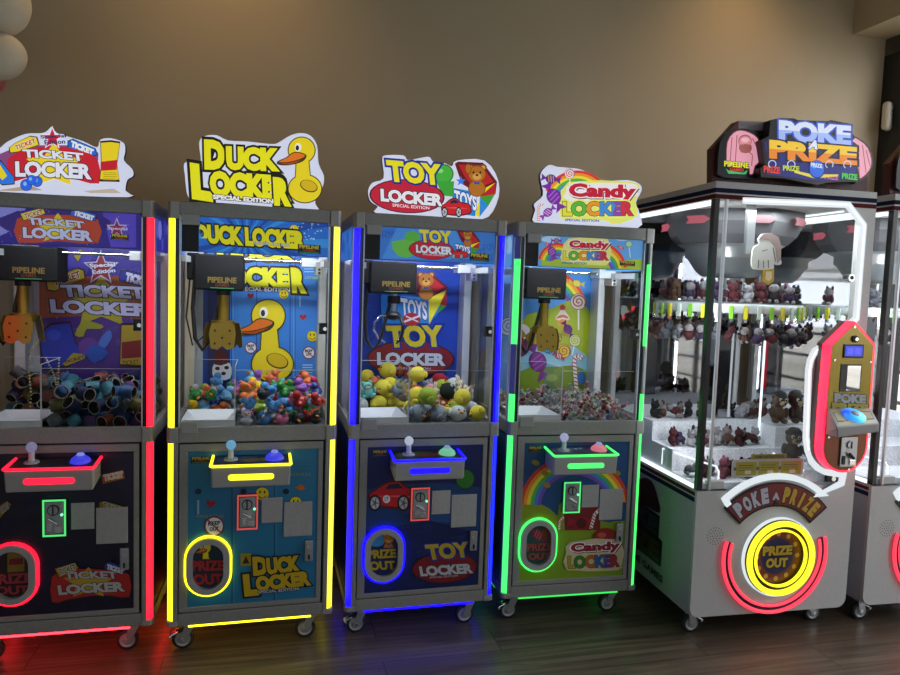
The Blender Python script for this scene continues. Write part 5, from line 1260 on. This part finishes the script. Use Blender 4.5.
    cm = MB().box(x0,x1,f-.008,f,z0,z1,M_STEEL).cyl((xm+.005,f-.015,z1-.25*H),(xm+.005,f-.008,z1-.25*H),.018,M_STEEL,n=18).box(xm+.002,xm+.008,f-.018,f-.014,z1-.37*H,z1-.13*H,M_DARK)
    cm.cyl((xm-.004,f-.018,z0+.46*H),(xm+.016,f-.02,z0+.30*H),.007,M_DARK,n=8).box(x0+.008,x0+.024,f-.012,f-.007,z0+.08*H,z0+.38*H,M_DARK).box(xm+.004,x1-.008,f-.012,f-.007,z0+.06*H,z0+.24*H,M_CHROME); cm.build('coin_mechanism', cb, bevel=.002)
    # ---- marquee
    yb = .035
    mo = [P.loc(*q, yb) for q in ((713,187),(712,148),(738,121),(771,123),(852,133),(868,152),(867,193))]
    z_ = PT; mo = [(max(.0,min(W-.02,x)), max(z_,z)) for x,z in mo]; mo[0] = (mo[0][0], z_-.001); mo[-1] = (mo[-1][0], z_-.001)
    mb_ = MB().prism(mo, yb, .085, mat('marquee_maroon',(.06,.010,.012),.5)).build('marquee_box', root)
    a = Art(P, yb-.001, 'print'); a.crop(700,100,5)
    a.poly([(193,103),(345,108),(350,180),(190,180)], '#a4969c'); a.poly([(62,240),(190,105),(192,140),(75,262),(75,400),(62,400)], '#641a18')
    rr = random.Random(1)
    for k in range(9): a.ell(80+70*k, 392+5.2*k, 4, 4, '#7a3a2c', n=8)
    [a.ell(210+30*k, 124+2*k+(k%2)*22, 4, 4, '#8a7c78', n=8) for k in range(5)]
    a.build('marquee_pattern', mb_)
    def board(name, px, y, th):
        return MB().prism([P.loc(700+x/5, 100+v/5, y) for x,v in px], y, y+th, M_BLACK, cap=ink('#0c0c14')).build(name, mb_)
    lp = smooth_loop([(90,330),(100,220),(125,170),(160,150),(210,142),(260,150),(340,170),(345,300),(320,330),(310,390),(110,385)], 3)
    b1 = board('hand_board', lp, .012, .03)
    a = Art(P, .0115, 'sign'); a.crop(700,100,5); pk, dk = '#f2a8bc', '#b05c66'
    a.poly([(130,290),(134,210),(165,162),(205,148),(252,162),(290,188),(304,240),(300,310),(278,330),(268,370),(245,372),(240,330),(180,335),(135,330)], '#7a3a40', 2)
    a.poly([(134,290),(138,212),(168,166),(205,153),(250,166),(286,191),(299,240),(295,306),(273,328),(264,365),(249,368),(243,326),(180,330),(138,325)], pk, 2)
    for p,q in (((160,185),(150,310)),((185,175),(176,320)),((262,190),(285,240)),((240,255),(262,275)),((262,275),(258,330))): a.line(p,q,5,dk)
    a.ell(225,205,34,32,dk); a.ell(226,208,30,27,'#e89098'); a.poly([(196,225),(256,225),(250,262),(205,262)], '#a85c58', 2); a.ell(226,200,20,12,'#f8c0c8')
    a.text('PIPELINE', (120,304),(243,314),(120,332), '#f0ec28', .04, edge='#141408', ew=.06); a.text('GAMES', (148,338),(218,343),(148,354), '#e0402c', .03, edge='#140808', ew=.05)
    a.poly([(128,342),(140,352),(215,364),(228,356),(238,350),(228,372),(140,368)], '#40c070'); a.build('hand_artwork', b1)
    b2 = board('title_board', [(305,385),(302,340),(328,330),(308,200),(345,180),(352,100),(395,90),(470,92),(490,100),(640,106),(655,100),(765,122),(757,200),(794,230),(788,330),(802,400),(790,408),(640,412),(590,425),(420,392)], -.03, .045)
    a = Art(P, -.0305, 'sign'); a.crop(700,100,5)
    a.poly([(322,215),(350,190),(400,205),(560,225),(780,240),(780,390),(600,405),(330,372),(345,330)], '#1a2078'); 
    a.text('POKE', (394,98),(756,128),(394,202), '#a8c0fc', .06, edge='#2c56c8', ew=.06, top='#dfe8ff')
    pz = ((346,198),(786,236),(346,292)); a.text('PRIZE', *pz, '#ee8c18', .06, edge='#201030', ew=.07, top='#f8cc2c')
    a.text('PRIZE', (348,200),(784,238),(347,250), '#f8c832', .0) if False else None
    a.text('A', (553,198),(600,204),(540,242), '#e8f0ff', .06, edge='#2c56c8', ew=.06)
    a.text('PRIZE', (318,328),(400,336),(318,362), '#e0382c', .05, edge='#2a0c0c', ew=.06); a.text('PRIZE', (414,326),(496,332),(414,352), '#c8d83c', .04, edge='#1c2810', ew=.06)
    a.text('PRIZE', (622,370),(690,376),(622,396), '#d060c0', .04, edge='#200c20', ew=.06); a.text('PRIZE', (708,364),(786,372),(708,394), '#48c850', .05, edge='#0c200c', ew=.06)
    for x in (360,455,645,735): a.ring(x, 318+.04*x*.2, 16, 21, '#c8d0e8', 120, 400, 14)
    a.poly([(470,352),(560,372),(690,372),(690,382),(570,392),(470,364)], '#e8d84c'); a.ell(583,347,40,46,'#0c1c60'); a.ell(583,345,36,42,'#2468e0'); a.ell(570,330,14,12,'#6aa8ff'); a.text('PRIZE', (552,312),(610,322),(552,332), '#e8f0ff', .03)
    a.build('title_artwork', b2)
    b3 = board('hand_board', smooth_loop([(752,195),(800,195),(845,235),(866,300),(862,340),(840,375),(800,405),(770,400)],3), .012, .03)
    a = Art(P, .0115, 'sign'); a.crop(700,100,5)
    a.poly([(758,200),(800,200),(842,238),(860,300),(856,338),(836,370),(800,398),(775,395)], '#7a3a40', 2); a.poly([(762,204),(799,204),(838,241),(856,300),(852,336),(833,366),(800,393),(779,390)], pk, 2)
    for p,q in (((790,220),(796,385)),((812,225),(830,365)),((830,250),(850,330)),((762,245),(790,240))): a.line(p,q,5,dk)
    a.build('hand_artwork', b3)
    # side lettering
    S = MB()
    a = Art(P, -.0016); a.raw = True
    a.lay(smooth_loop([(-.62,.44),(-.52,.57),(-.40,.60),(-.33,.54),(-.30,.47),(-.45,.46)],3), '#3a1216'); a.lay([(-.85,.22),(-.265,.22),(-.262,.345),(-.30,.35),(-.298,.455),(-.80,.47)], '#0c0b0c')
    a.text('POKE', (-.78,.455),(-.315,.44),(-.78,.365), '#3c3c44', .06, edge='#101014', ew=.05); a.text('PRIZE', (-.82,.335),(-.28,.33),(-.82,.235), '#4a3c1c', .06, edge='#101014', ew=.05)
    a.text('PIPELINE GAMES', (-.70,.20),(-.24,.185),(-.70,.165), '#141416', .04)
    so_ = a.build('side_lettering', root); so_.rotation_euler.z = -PI/2
    return root
PRIZE_MACHINE = build_prize_machine(PP, 'tall white and grey prize machine with round yellow prize door and red console')
# ------------------------------------------------------------------ prizes, each one its own object
def pack(n, r, x0, x1, y0, y1, z0, chute=None, seed=1, it=520, rise=.0, full=1.):
    """drop n balls of radius r into a tray and let them settle; returns their centres"""
    g = np.random.default_rng(seed); rr = r*g.uniform(.92,1.08,n); rw = rr*full
    p = np.empty((n,3)); k = 0
    while k < n:
        x, y = g.uniform(x0+r,x1-r), g.uniform(y0+r,y1-r)
        if chute and x < chute[0]+r and y < chute[1]+r: continue
        p[k] = (x, y, z0+r+g.uniform(0,1)*.30); k += 1
    for t in range(it):
        p[:,2] -= .0035 if t < it*.75 else .001
        for _ in range(2):
            d = p[:,None,:]-p[None,:,:]; L = np.sqrt((d**2).sum(-1))+np.eye(n)*9
            m = rr[:,None]+rr[None,:]; ov = np.maximum(m-L, 0)
            p += (d/L[...,None]*ov[...,None]*.28).sum(1)
            if chute:
                ix = (p[:,0] < chute[0]+rw) & (p[:,1] < chute[1]+rw)
                dx, dy = chute[0]+rw-p[:,0], chute[1]+rw-p[:,1]; mx = dx < dy
                p[:,0] = np.where(ix&mx, chute[0]+rw, p[:,0]); p[:,1] = np.where(ix&~mx, chute[1]+rw, p[:,1])
            p[:,0] = np.clip(p[:,0], x0+rw, x1-rw); p[:,1] = np.clip(p[:,1], y0+rw, y1-rw); fl = z0+rise*np.maximum(0,p[:,1]-.05); p[:,2] = np.maximum(p[:,2], fl+rw)
    return p, rr
SPOT = {}
def where(x, y, z, zmed, X=(.22,.43), Y=(.22,.45)):
    a = 'on top of' if z > zmed else 'low in'
    b = 'by the front glass' if y < Y[0] else 'in the middle' if y < Y[1] else 'by the back wall'
    c = 'chute side' if x < X[0] else 'centre' if x < X[1] else 'lock side'
    return f'{a} the heap {b}, {c}'
def fur(name, c, k=.25): 
    c = rgb(c); return noisy(name, tuple(v*.75 for v in c), tuple(min(1,v*1.1) for v in c), 420, .9, bump=k)
def euler_random(o, rnd, tilt): o.rotation_euler = (rnd.uniform(-tilt,tilt), rnd.uniform(-tilt,tilt), rnd.uniform(-PI,PI))
def spread_labels(items, names):
    pass

# --- rubber ducks
DUCKC = {'yellow':'#e8c818','orange':'#e87a3c','blue':'#4a90d0','navy':'#1c3f8c','green':'#2a8a3c','lime':'#a8c848','red':'#b82a2c','pink':'#e07aa0','purple':'#9a5cc0','magenta':'#a8285c','grey':'#8a9098','white':'#d0d4d8','black':'#2a2c34','sky blue':'#78b4e0'}
DUCKW = ['yellow','orange','blue','navy','green','lime','red','pink','purple','magenta','grey','white','black','sky blue','orange','blue','purple','yellow','red','sky blue','green']
def duck_proto(cn):
    m = mat('duck_'+cn.replace(' ','_'), DUCKC[cn], .38, coat=.2)
    b = MB(); b.ball((0,.004,-.008),(.024,.029,.020),m,14,9); b.ball((0,-.012,.016),.0175,m,14,9); b.ball((0,.03,.004),(.010,.012,.008),m,8,6)
    for s in (-1,1): b.ball((s*.021,.006,-.006),(.007,.016,.010),m,8,6)
    for s in (-1,1): b.ball((s*.0075,-.0265,.021),.0028,M_BLACK,6,5)
    o = b.build('toy_duck', None)
    k = MB().ball((0,-.031,.0135),(.009,.009,.0035),mat('duck_beak',(.85,.28,.03),.4),10,6).build('beak', o)
    return o, k
def place_root(o, mroot, pos, rot):
    P, = (mroot,); w = P.world(pos[0], pos[1], pos[2]); o.location = w; o.rotation_euler = (rot[0], rot[1], rot[2]+P.a)
def fit(o, parts, r):
    """scale a prize's meshes so that it fills a ball of radius r, centred on its origin"""
    vs = [Vector(v.co) for q in [o]+parts for v in q.data.vertices]
    lo = Vector([min(v[i] for v in vs) for i in range(3)]); hi = Vector([max(v[i] for v in vs) for i in range(3)]); c = (lo+hi)/2
    k = r/max((v-c).length for v in vs)
    for q in [o]+parts:
        for v in q.data.vertices: v.co = (v.co-c)*k
def new_copy(proto, parts, first):
    if first: return proto, parts
    o = proto.copy(); COL.objects.link(o); ps = []
    for p in parts: q = p.copy(); COL.objects.link(q); q.parent = o; ps.append(q)
    return o, ps
def scatter(P, n, r, seed, protos, pick, words, group, tray, tilt, chute=(.258,.280), rise=0., full=1.04):
    pts, rr = pack(n, r, *tray, chute, seed, rise=rise, full=full)
    rnd = random.Random(seed); used = set(); zmed = float(np.median(pts[:,2]))
    order = np.argsort(-pts[:,2])
    for i in order:
        x, y, z = pts[i]; kd = pick(rnd)
        if kd not in protos: protos[kd] = words[kd][1](); fit(*protos[kd], r*full); first = True
        else: first = kd not in used
        used.add(kd)
        o, _ = new_copy(*protos[kd], first)
        place_root(o, P, (x, y, z), (rnd.uniform(-tilt,tilt), rnd.uniform(-tilt,tilt), rnd.uniform(-PI,PI)))
        s = float(rr[i]/r); o.scale = (s,s,s)
        lab = f'{words[kd][0]} {where(x,y,z,zmed)}'
        tag(o, lab, words[kd][2], group)
TRAY = (.035, LW-.035, .036, LD-.055, .906)
W_ = {c: (f'{c} toy duck', (lambda c=c: (lambda t: (t[0],[t[1]]))(duck_proto(c))), 'toy') for c in DUCKC}
scatter(MACH['Y']['place'], 118, .0365, 11, {}, lambda r: r.choice(DUCKW), W_, 'rubber ducks in the yellow-lit machine', TRAY, .7, full=1.16)

# --- hollow printed tubes
TUBEC = {'blue':'#2c5c94','teal':'#3a7c8c','navy':'#1c2c54','rust':'#8a4228','grey':'#5a6068','purple':'#54386c','cream':'#a89c78','olive':'#6a6a34'}
TW = ['blue','teal','navy','rust','grey','purple','cream','olive','navy','grey','blue','teal']
def tube_proto(cn):
    m = noisy('tube_'+cn, tuple(v*.55 for v in rgb(TUBEC[cn])), rgb(TUBEC[cn]), 60, .55); rim = mat('tube_rim',(.42,.36,.24),.6); ins = mat('tube_inside',(.035,.03,.028),.8)
    r, h = .0265, .025
    o = MB().lathe([(r,-h),(r,h)], m, 20).lathe([(r,h),(r*.90,h)], rim, 20).lathe([(r*.90,h),(r*.90,-h)], ins, 20).lathe([(r*.90,-h),(r,-h)], rim, 20).build('paper_tube', None)
    return o, []
W_ = {c: (f'hollow paper tube printed {c},', (lambda c=c: tube_proto(c)), 'toy') for c in TUBEC}
scatter(MACH['R']['place'], 180, .0318, 5, {}, lambda r: r.choice(TW), W_, 'paper tubes in the red-lit machine', TRAY, 1.6, rise=.03, full=1.08)

# --- plush toys
PLC = {'yellow':'#e0d040','pink':'#d08aa8','cream':'#cfc0a4','mint':'#7cc8b4','white':'#ccd0cc','dark green':'#1c2a20','red':'#a81c2c','orange':'#d87a48','grey':'#8a94a0','lime':'#a0b838'}
def plush_chick(c):
    m = fur('plush_'+c.replace(' ','_'), PLC[c]); o = MB().ball((0,0,0),(.040,.040,.038),m,16,11).build('plush_chick', None)
    return o, [MB().ball((0,-.041,.002),(.012,.009,.006),mat('plush_beak',(.75,.30,.05),.7),8,6).build('beak', o), MB().ball((.014,-.036,.013),.004,M_BLACK,6,5).build('eye', o), MB().ball((-.014,-.036,.013),.004,M_BLACK,6,5).build('eye', o), MB().ball((.040,.004,-.002),(.010,.016,.018),m,8,6).build('wing', o), MB().ball((-.040,.004,-.002),(.010,.016,.018),m,8,6).build('wing', o)]
def plush_bunny(c):
    m = fur('plush_'+c.replace(' ','_'), PLC[c]); b = MB(); b.ball((0,0,-.016),(.030,.028,.028),m,14,9); b.ball((0,-.006,.020),(.026,.024,.023),m,14,9)
    for s in (-1,1): b.ball((s*.022,-.020,-.030),(.012,.018,.010),m,8,6); b.ball((s*.030,-.010,-.008),(.010,.012,.018),m,8,6)
    o = b.build('plush_bunny', None); P = []
    for s in (-1,1):
        P.append(MB().ball((s*.013,.0,.052),(.008,.006,.022),m,8,7).build('ear', o)); P.append(MB().ball((s*.010,-.028,.024),.0032,M_BLACK,6,5).build('eye', o))
    P.append(MB().ball((0,-.031,.016),(.004,.003,.003),mat('plush_nose',(.5,.18,.2),.6),6,5).build('nose', o))
    return o, P
def plush_bear(c):
    m = fur('plush_'+c.replace(' ','_'), PLC[c]); b = MB(); b.ball((0,0,-.014),(.034,.032,.032),m,14,9); b.ball((0,-.006,.026),(.029,.026,.025),m,14,9)
    for s in (-1,1): b.ball((s*.026,-.022,-.030),(.014,.020,.012),m,8,6); b.ball((s*.036,-.010,-.004),(.012,.014,.020),m,8,6)
    o = b.build('plush_bear', None); P = [MB().ball((0,-.030,.020),(.012,.009,.010),fur('plush_muzzle','#d8ccb0'),10,7).build('muzzle', o)]
    for s in (-1,1):
        P.append(MB().ball((s*.022,-.002,.048),(.011,.007,.011),m,8,7).build('ear', o)); P.append(MB().ball((s*.011,-.029,.032),.0034,M_BLACK,6,5).build('eye', o))
    return o, P
def plush_banana(c):
    m = fur('plush_'+c.replace(' ','_'), PLC[c]); P = [(-.060,0,.014),(-.048,0,.004),(-.026,0,-.008),(0,0,-.013),(.026,0,-.008),(.048,0,.004),(.060,0,.014)]
    o = MB().tube(P, [.006,.015,.023,.026,.023,.015,.006], m, 12).build('plush_banana', None)
    return o, [MB().ball((.012,-.024,-.006),.0035,M_BLACK,6,5).build('eye', o), MB().ball((-.012,-.024,-.006),.0035,M_BLACK,6,5).build('eye', o)]
def plush_monster(c):
    m = fur('plush_'+c.replace(' ','_'), PLC[c], .6); o = MB().ball((0,0,0),(.046,.042,.044),m,16,11).build('plush_monster', None); P = []
    for x,z in ((-.016,.016),(.016,.018),(.0,-.012)): P.append(MB().ball((x,-.038,z),(.010,.007,.010),fur('plush_patch','#c4c8c0'),8,6).build('eye_patch', o)); P.append(MB().ball((x,-.0445,z),.0035,M_BLACK,6,5).build('eye', o))
    return o, P
PK = [('chick','yellow')]*7+[('chick','pink'),('bear','pink'),('bear','pink'),('bunny','cream'),('bunny','cream'),('bunny','white'),('bear','mint'),('bear','mint'),('chick','lime'),('chick','white'),('banana','yellow'),('banana','yellow'),('monster','dark green'),('bear','orange'),('bear','grey'),('chick','grey'),('chick','red'),('bunny','grey'),('bear','orange')]
PF = dict(chick=plush_chick, bunny=plush_bunny, bear=plush_bear, banana=plush_banana, monster=plush_monster)
PN = dict(chick='round plush chick', bunny='long-eared plush bunny', bear='small plush bear', banana='plush banana', monster='shaggy plush monster')
W_ = {(k,c): (f'{c} {PN[k]}', (lambda k=k,c=c: PF[k](c)), 'soft toy') for k,c in set(PK)}
scatter(MACH['B']['place'], 66, .0425, 21, {}, lambda r: r.choice(PK), W_, 'plush toys in the blue-lit machine', TRAY, .6, full=1.18)

# --- wrapped candies
CANC = {'white and pink':('#c8b8b8','#b04a60'),'white and red':('#c4bcb8','#a02832'),'white and green':('#b8c0b4','#5a8a4a'),'silver':('#a8aeb4','#7a8490'),'pink':('#c08898','#8a3a54'),'pale blue':('#98a8bc','#54708c'),'cream':('#b8ac90','#8a6a44'),'dark red':('#7a2430','#4a121c')}
CWT = ['white and pink','white and red','white and green','silver','pink','pale blue','cream','dark red','white and pink','white and red','silver','cream']
def candy_proto(cn):
    a, b = CANC[cn]; m1 = mat('wrap_'+cn.replace(' ','_'), a, .3); m2 = mat('wrap_twist_'+cn.replace(' ','_'), b, .35)
    o = MB().ball((0,0,0),(.020,.0135,.0135),m2,12,8)
    for s in (-1,1): 
        v = [(s*.017,0,0)]; n = 9
        for i in range(n): t = 2*PI*i/n; q = .017*(1 if i%2 else .7); v.append((s*.036, q*math.cos(t), q*math.sin(t)))
        o.add(v, [(0,1+i,1+(i+1)%n) for i in range(n)], m1)
    for k in (-.009,0.,.009): 
        r = .0138*math.sqrt(max(0,1-(k/.020)**2)); o.lathe([(r,k-.002),(r+.0006,k),(r,k+.002)], m1, 12, Matrix.Rotation(PI/2,4,'Y'))
    return o.build('wrapped_candy', None), []
W_ = {c: (f'{c} wrapped candy', (lambda c=c: candy_proto(c)), 'candy') for c in CANC}
scatter(MACH['G']['place'], 235, .0245, 31, {}, lambda r: r.choice(CWT), W_, 'wrapped candies in the green-lit machine', TRAY, 1.6, full=1.22)

# --- little plush charms of the prize machine
CHC = {'dark red':'#3e0e14','black':'#141214','white':'#8c8c92','grey':'#4a4c54','wine red':'#46101a','pink':'#6e3a44','brown':'#4a3024','purple':'#2a1a36'}
def charm(cn, alt):
    m = fur('charm_'+cn.replace(' ','_'), CHC[cn]); w = fur('charm_pale', '#767274') if alt else m
    b = MB(); b.ball((0,0,-.014),(.017,.015,.018),m,10,7); b.ball((0,-.002,.012),(.0165,.015,.0145),w,10,7)
    for s in (-1,1): b.ball((s*.013,0,.025),(.006,.004,.008),m,6,5); b.ball((s*.018,-.005,-.008),(.006,.007,.011),m,6,5); b.ball((s*.010,-.010,-.028),(.007,.010,.007),w,6,5)
    for s in (-1,1): b.ball((s*.006,-.0155,.015),.0022,M_BLACK if alt or cn != 'black' else fur('charm_pale','#767274'),5,4)
    return b.build('plush_charm', None), []
CHK = [(c,a) for c in CHC for a in (0,1)]+[('black',0),('black',1),('dark red',0),('dark red',1),('wine red',1)]; chp = {}; chu = set()
def put_charm(P, kd, pos, rot, sc, label, group):
    if kd not in chp: chp[kd] = charm(*kd)
    o, _ = new_copy(*chp[kd], kd not in chu); chu.add(kd)
    o.location = P.world(*pos); o.rotation_euler = (rot[0], rot[1], rot[2]+P.a); o.scale = (sc,)*3
    tag(o, label, 'soft toy', group); return o
rnd = random.Random(77)
def cname(kd): return f'{kd[0]} plush charm'+(', pale face' if kd[1] else '')
cX, cY = .415, .50
def ring_place(t):
    d = math.degrees(t)%360
    return ['at the lock side','at the back, lock side','at the back','at the back corner','beside the green-lit machine','by the front corner post','at the front centre','at the front, console side'][int((d+22.5)//45)%8]
for k in range(36):
    t = 2*PI*k/36; d = math.degrees(t)
    kd = rnd.choice(CHK); sc = rnd.uniform(1.2,1.5)
    put_charm(PP, kd, (cX+.353*math.cos(t), cY+.353*math.sin(t), 1.390-.039*sc), (rnd.uniform(-.5,.5), rnd.uniform(-.5,.5), rnd.uniform(-PI,PI)), sc, f'{cname(kd)} hung under the carousel {ring_place(t)}', 'plush charms hung around the carousel')
for k in range(26):
    t = 2*PI*k/26+.1; kd = rnd.choice(CHK); sc = rnd.uniform(1.3,1.7); r = .285+rnd.uniform(-.03,.03)
    put_charm(PP, kd, (cX+r*math.cos(t), cY+r*math.sin(t), 1.4765+.0385*sc), (rnd.uniform(-.08,.08), rnd.uniform(-.08,.08), t+PI/2+rnd.uniform(-1,1)), sc, f'{cname(kd)} on top of the carousel {ring_place(t)}', 'plush charms sitting on the carousel')
for row, (y, z, n, nm) in enumerate(((.10,.690,11,'lowest'),(.30,.790,13,'middle'),(.50,.885,15,'highest'))):
    for k in range(n):
        x = .055+(.46 if row == 0 else .44 if row == 1 else .68)*k/(n-1)
        if row == 2 and .34 < x < .49: continue
        kd = rnd.choice(CHK); sc = rnd.uniform(1.2,1.55)
        if row == 0 and x < .19: y_ = .13
        else: y_ = y
        put_charm(PP, kd, (x, y_+rnd.uniform(-.02,.03), z+.0355*sc), (rnd.choice((0,0,0,1.2)), 0, rnd.uniform(-PI,PI)), sc, f'{cname(kd)} on the {nm} white step, '+('by the side glass' if x < .2 else 'half way along' if x < .38 else 'near the console'), 'plush charms on the white steps')
# charms of the twin machine that show at the picture's edge
PQ = Place(*PP.world(.885,0)[:2], PP.a)
for k, (t, z, sc) in enumerate(((170,1.345,1.5),(192,1.345,1.3),(215,1.345,1.4),(235,1.345,1.3),(180,1.525,1.5),(225,1.525,1.4))):
    kd = CHK[(k*5+2)%len(CHK)]; t = R(t); r = .353 if z < 1.4 else .29
    put_charm(PQ, kd, (cX+r*math.cos(t), cY+r*math.sin(t), (1.391-.036*sc) if z < 1.4 else 1.4765+.0365*sc), (0,0,t+PI/2), sc, f'{cname(kd)} '+('hung under' if z < 1.4 else 'sitting on')+f' the carousel by the window, {("first","second","third","fourth")[k%4]} along', 'plush charms in the second prize machine')

# --- four capped teddy bears in the side compartment
def teddy(c):
    m = fur('teddy_'+c, {'brown':'#5a4430','dark brown':'#3a2c22','olive':'#4a5230','grey':'#5c5650'}[c], .5); pale = fur('teddy_muzzle','#a08c68')
    b = MB(); b.ball((0,0,-.055),(.042,.038,.048),m,16,10); b.ball((0,-.004,.02),(.044,.038,.040),m,16,10)
    for s in (-1,1): b.ball((s*.044,-.012,-.045),(.016,.016,.032),m,10,7); b.ball((s*.028,-.028,-.092),(.018,.028,.016),m,10,7)
    o = b.build('teddy_bear', None)
    MB().ball((0,-.040,.008),(.020,.018,.016),pale,12,8).build('muzzle', o); MB().ball((0,-.058,.013),(.008,.005,.006),M_BLACK,8,6).build('nose', o)
    for s in (-1,1):
        e = MB().ball((s*.016,-.036,.030),(.010,.006,.011),mat('toy_eye_white',(.6,.6,.6),.3),10,7).build('eye', o); MB().ball((s*.016,-.0415,.030),.005,mat('toy_pupil',(.02,.04,.12),.2),8,6).build('pupil', e)
        MB().ball((s*.036,.004,.046),(.014,.009,.014),pale if s > 0 else m,10,7).build('ear', o)
    cp_ = MB().lathe([(0,.082),(.020,.079),(.034,.068),(.040,.052),(.041,.046)][::-1], mat('toy_cap',(.03,.028,.026),.8), 18).build('cap', o)
    MB().ball((0,-.034,.046),(.028,.026,.004),mat('toy_cap',(.03,.028,.026),.8),12,6).build('peak', cp_)
    return o
for k, (x,y,z,c,l) in enumerate(((.592,.182,.851,'grey','grey teddy bear with a cap, sitting low beside the clear wall'),(.688,.185,.851,'olive','olive teddy bear with a cap, sitting low behind the console'),(.600,.30,1.008,'brown','brown teddy bear with a dark cap, upper one beside the clear wall'),(.700,.31,1.008,'dark brown','dark brown teddy bear with a cap, upper one behind the console'))):
    o = teddy(c); o.scale = (.84,)*3; o.location = PP.world((.601,.702,.601,.702)[k],y,z-.016); o.rotation_euler = (0, R((6,-8,4,-5)[k]), PP.a-.35+.15*k); tag(o, l, 'soft toy', 'teddy bears in the clear compartment')
MB().box(.555,PW_-.015,.25,.40,.74,.890,M_GLITTER).build('bear_step', PRIZE_MACHINE)

# the twin prize machine: the same thing again, further along
index_kids()
TWIN = copy_tree(PRIZE_MACHINE); TWIN.location = PP.world(.885, 0); TWIN['label'] = 'second white and grey prize machine, cut off by the picture edge beside the window'
# ------------------------------------------------------------------ camera, daylight, render look
cam = bpy.data.cameras.new('camera'); cam.sensor_width = 36; cam.lens = FPX/900*36; cam.clip_start = .02; cam.clip_end = 200
co = bpy.data.objects.new('camera', cam); COL.objects.link(co)
cp, sp = math.cos(PITCH), math.sin(PITCH); cr, sr = math.cos(ROLL), math.sin(ROLL)
f = Vector((0,cp,-sp)); r0 = Vector((1,0,0)); u0 = Vector((0,sp,cp)); rt = cr*r0+sr*u0; up = -sr*r0+cr*u0
M = Matrix((( rt.x,up.x,-f.x,0),(rt.y,up.y,-f.y,0),(rt.z,up.z,-f.z,CAM_H),(0,0,0,1)))
co.matrix_world = M
SC.camera = co
wd = bpy.data.worlds.new('sky'); SC.world = wd; wd.use_nodes = True
bg = wd.node_tree.nodes['Background']; bg.inputs['Color'].default_value = (.92,.93,1.,1); bg.inputs['Strength'].default_value = 5.2
# daylight portals at the shop windows (they only guide the sky's light)
for i, (ya, yb) in enumerate(bays):
    la = bpy.data.lights.new('window_portal', 'AREA'); la.shape = 'RECTANGLE'; la.size = ya-yb; la.size_y = WZ1-WZ0; la.cycles.is_portal = True
    lo = bpy.data.objects.new('window_portal', la); COL.objects.link(lo)
    lo.location = WALL.world(RX1+.2, (ya+yb)/2, (WZ0+WZ1)/2)
    n = -WALL.world(1,0)+WALL.world(0,0)       # facing into the room
    z = -n.normalized(); x = Vector((-WALL.s, WALL.c, 0)); y = z.cross(x)
    lo.matrix_world = Matrix.Translation(lo.location) @ Matrix((x,y,z)).transposed().to_4x4()
for i, (xa, xb) in enumerate(FBAYS):
    la = bpy.data.lights.new('window_portal', 'AREA'); la.shape = 'RECTANGLE'; la.size = xb-xa; la.size_y = 2.7; la.cycles.is_portal = True
    lo = bpy.data.objects.new('window_portal', la); COL.objects.link(lo)
    z = -Vector((-WALL.s, WALL.c, 0)); x = Vector((-WALL.c,-WALL.s,0)); y = z.cross(x)
    lo.matrix_world = Matrix.Translation(WALL.world((xa+xb)/2, RY0-.2, 1.65)) @ Matrix((x,y,z)).transposed().to_4x4()
# warm ceiling downlights
for k, (lx, ly, e) in enumerate([(WALL.loc(225,0,0)[0],-.40,30.), (WALL.loc(735,0,0)[0],-.42,24.)]):
    t = thing('ceiling_downlight', WALL.world(lx, ly, CEIL-.02), 0, ['warm round downlight in the ceiling above the yellow-lit machine', 'warm round downlight in the ceiling above the tall prize machine'][k], 'ceiling light', 'ceiling downlights')
    MB().lathe([(.09,.02),(.09,-.005),(.07,-.005),(.065,.012)], M_WHITEP, 24).build('trim_ring', t)
    MB().lathe([(0,.008),(.064,.008)][::-1], led_mat('warm_lamp',(1.,.72,.38),4.), 24).build('lamp', t)
    la = bpy.data.lights.new('downlight', 'SPOT'); la.energy = e; la.color = (1.,.60,.24); la.spot_size = R(112); la.spot_blend = .9; la.shadow_soft_size = .06
    lo = bpy.data.objects.new('downlight', la); COL.objects.link(lo); lo.parent = t; lo.location = (0,0,-.01)
SC.view_settings.view_transform = 'Standard'; SC.view_settings.look = 'None'; SC.view_settings.exposure = 0.; SC.view_settings.gamma = 1.; SC.view_settings.use_curve_mapping = False
SC.cycles.use_denoising = True; SC.cycles.denoiser = 'OPENIMAGEDENOISE'
SC.cycles.transparent_max_bounces = 24; SC.cycles.max_bounces = 8; SC.cycles.sample_clamp_indirect = 6.
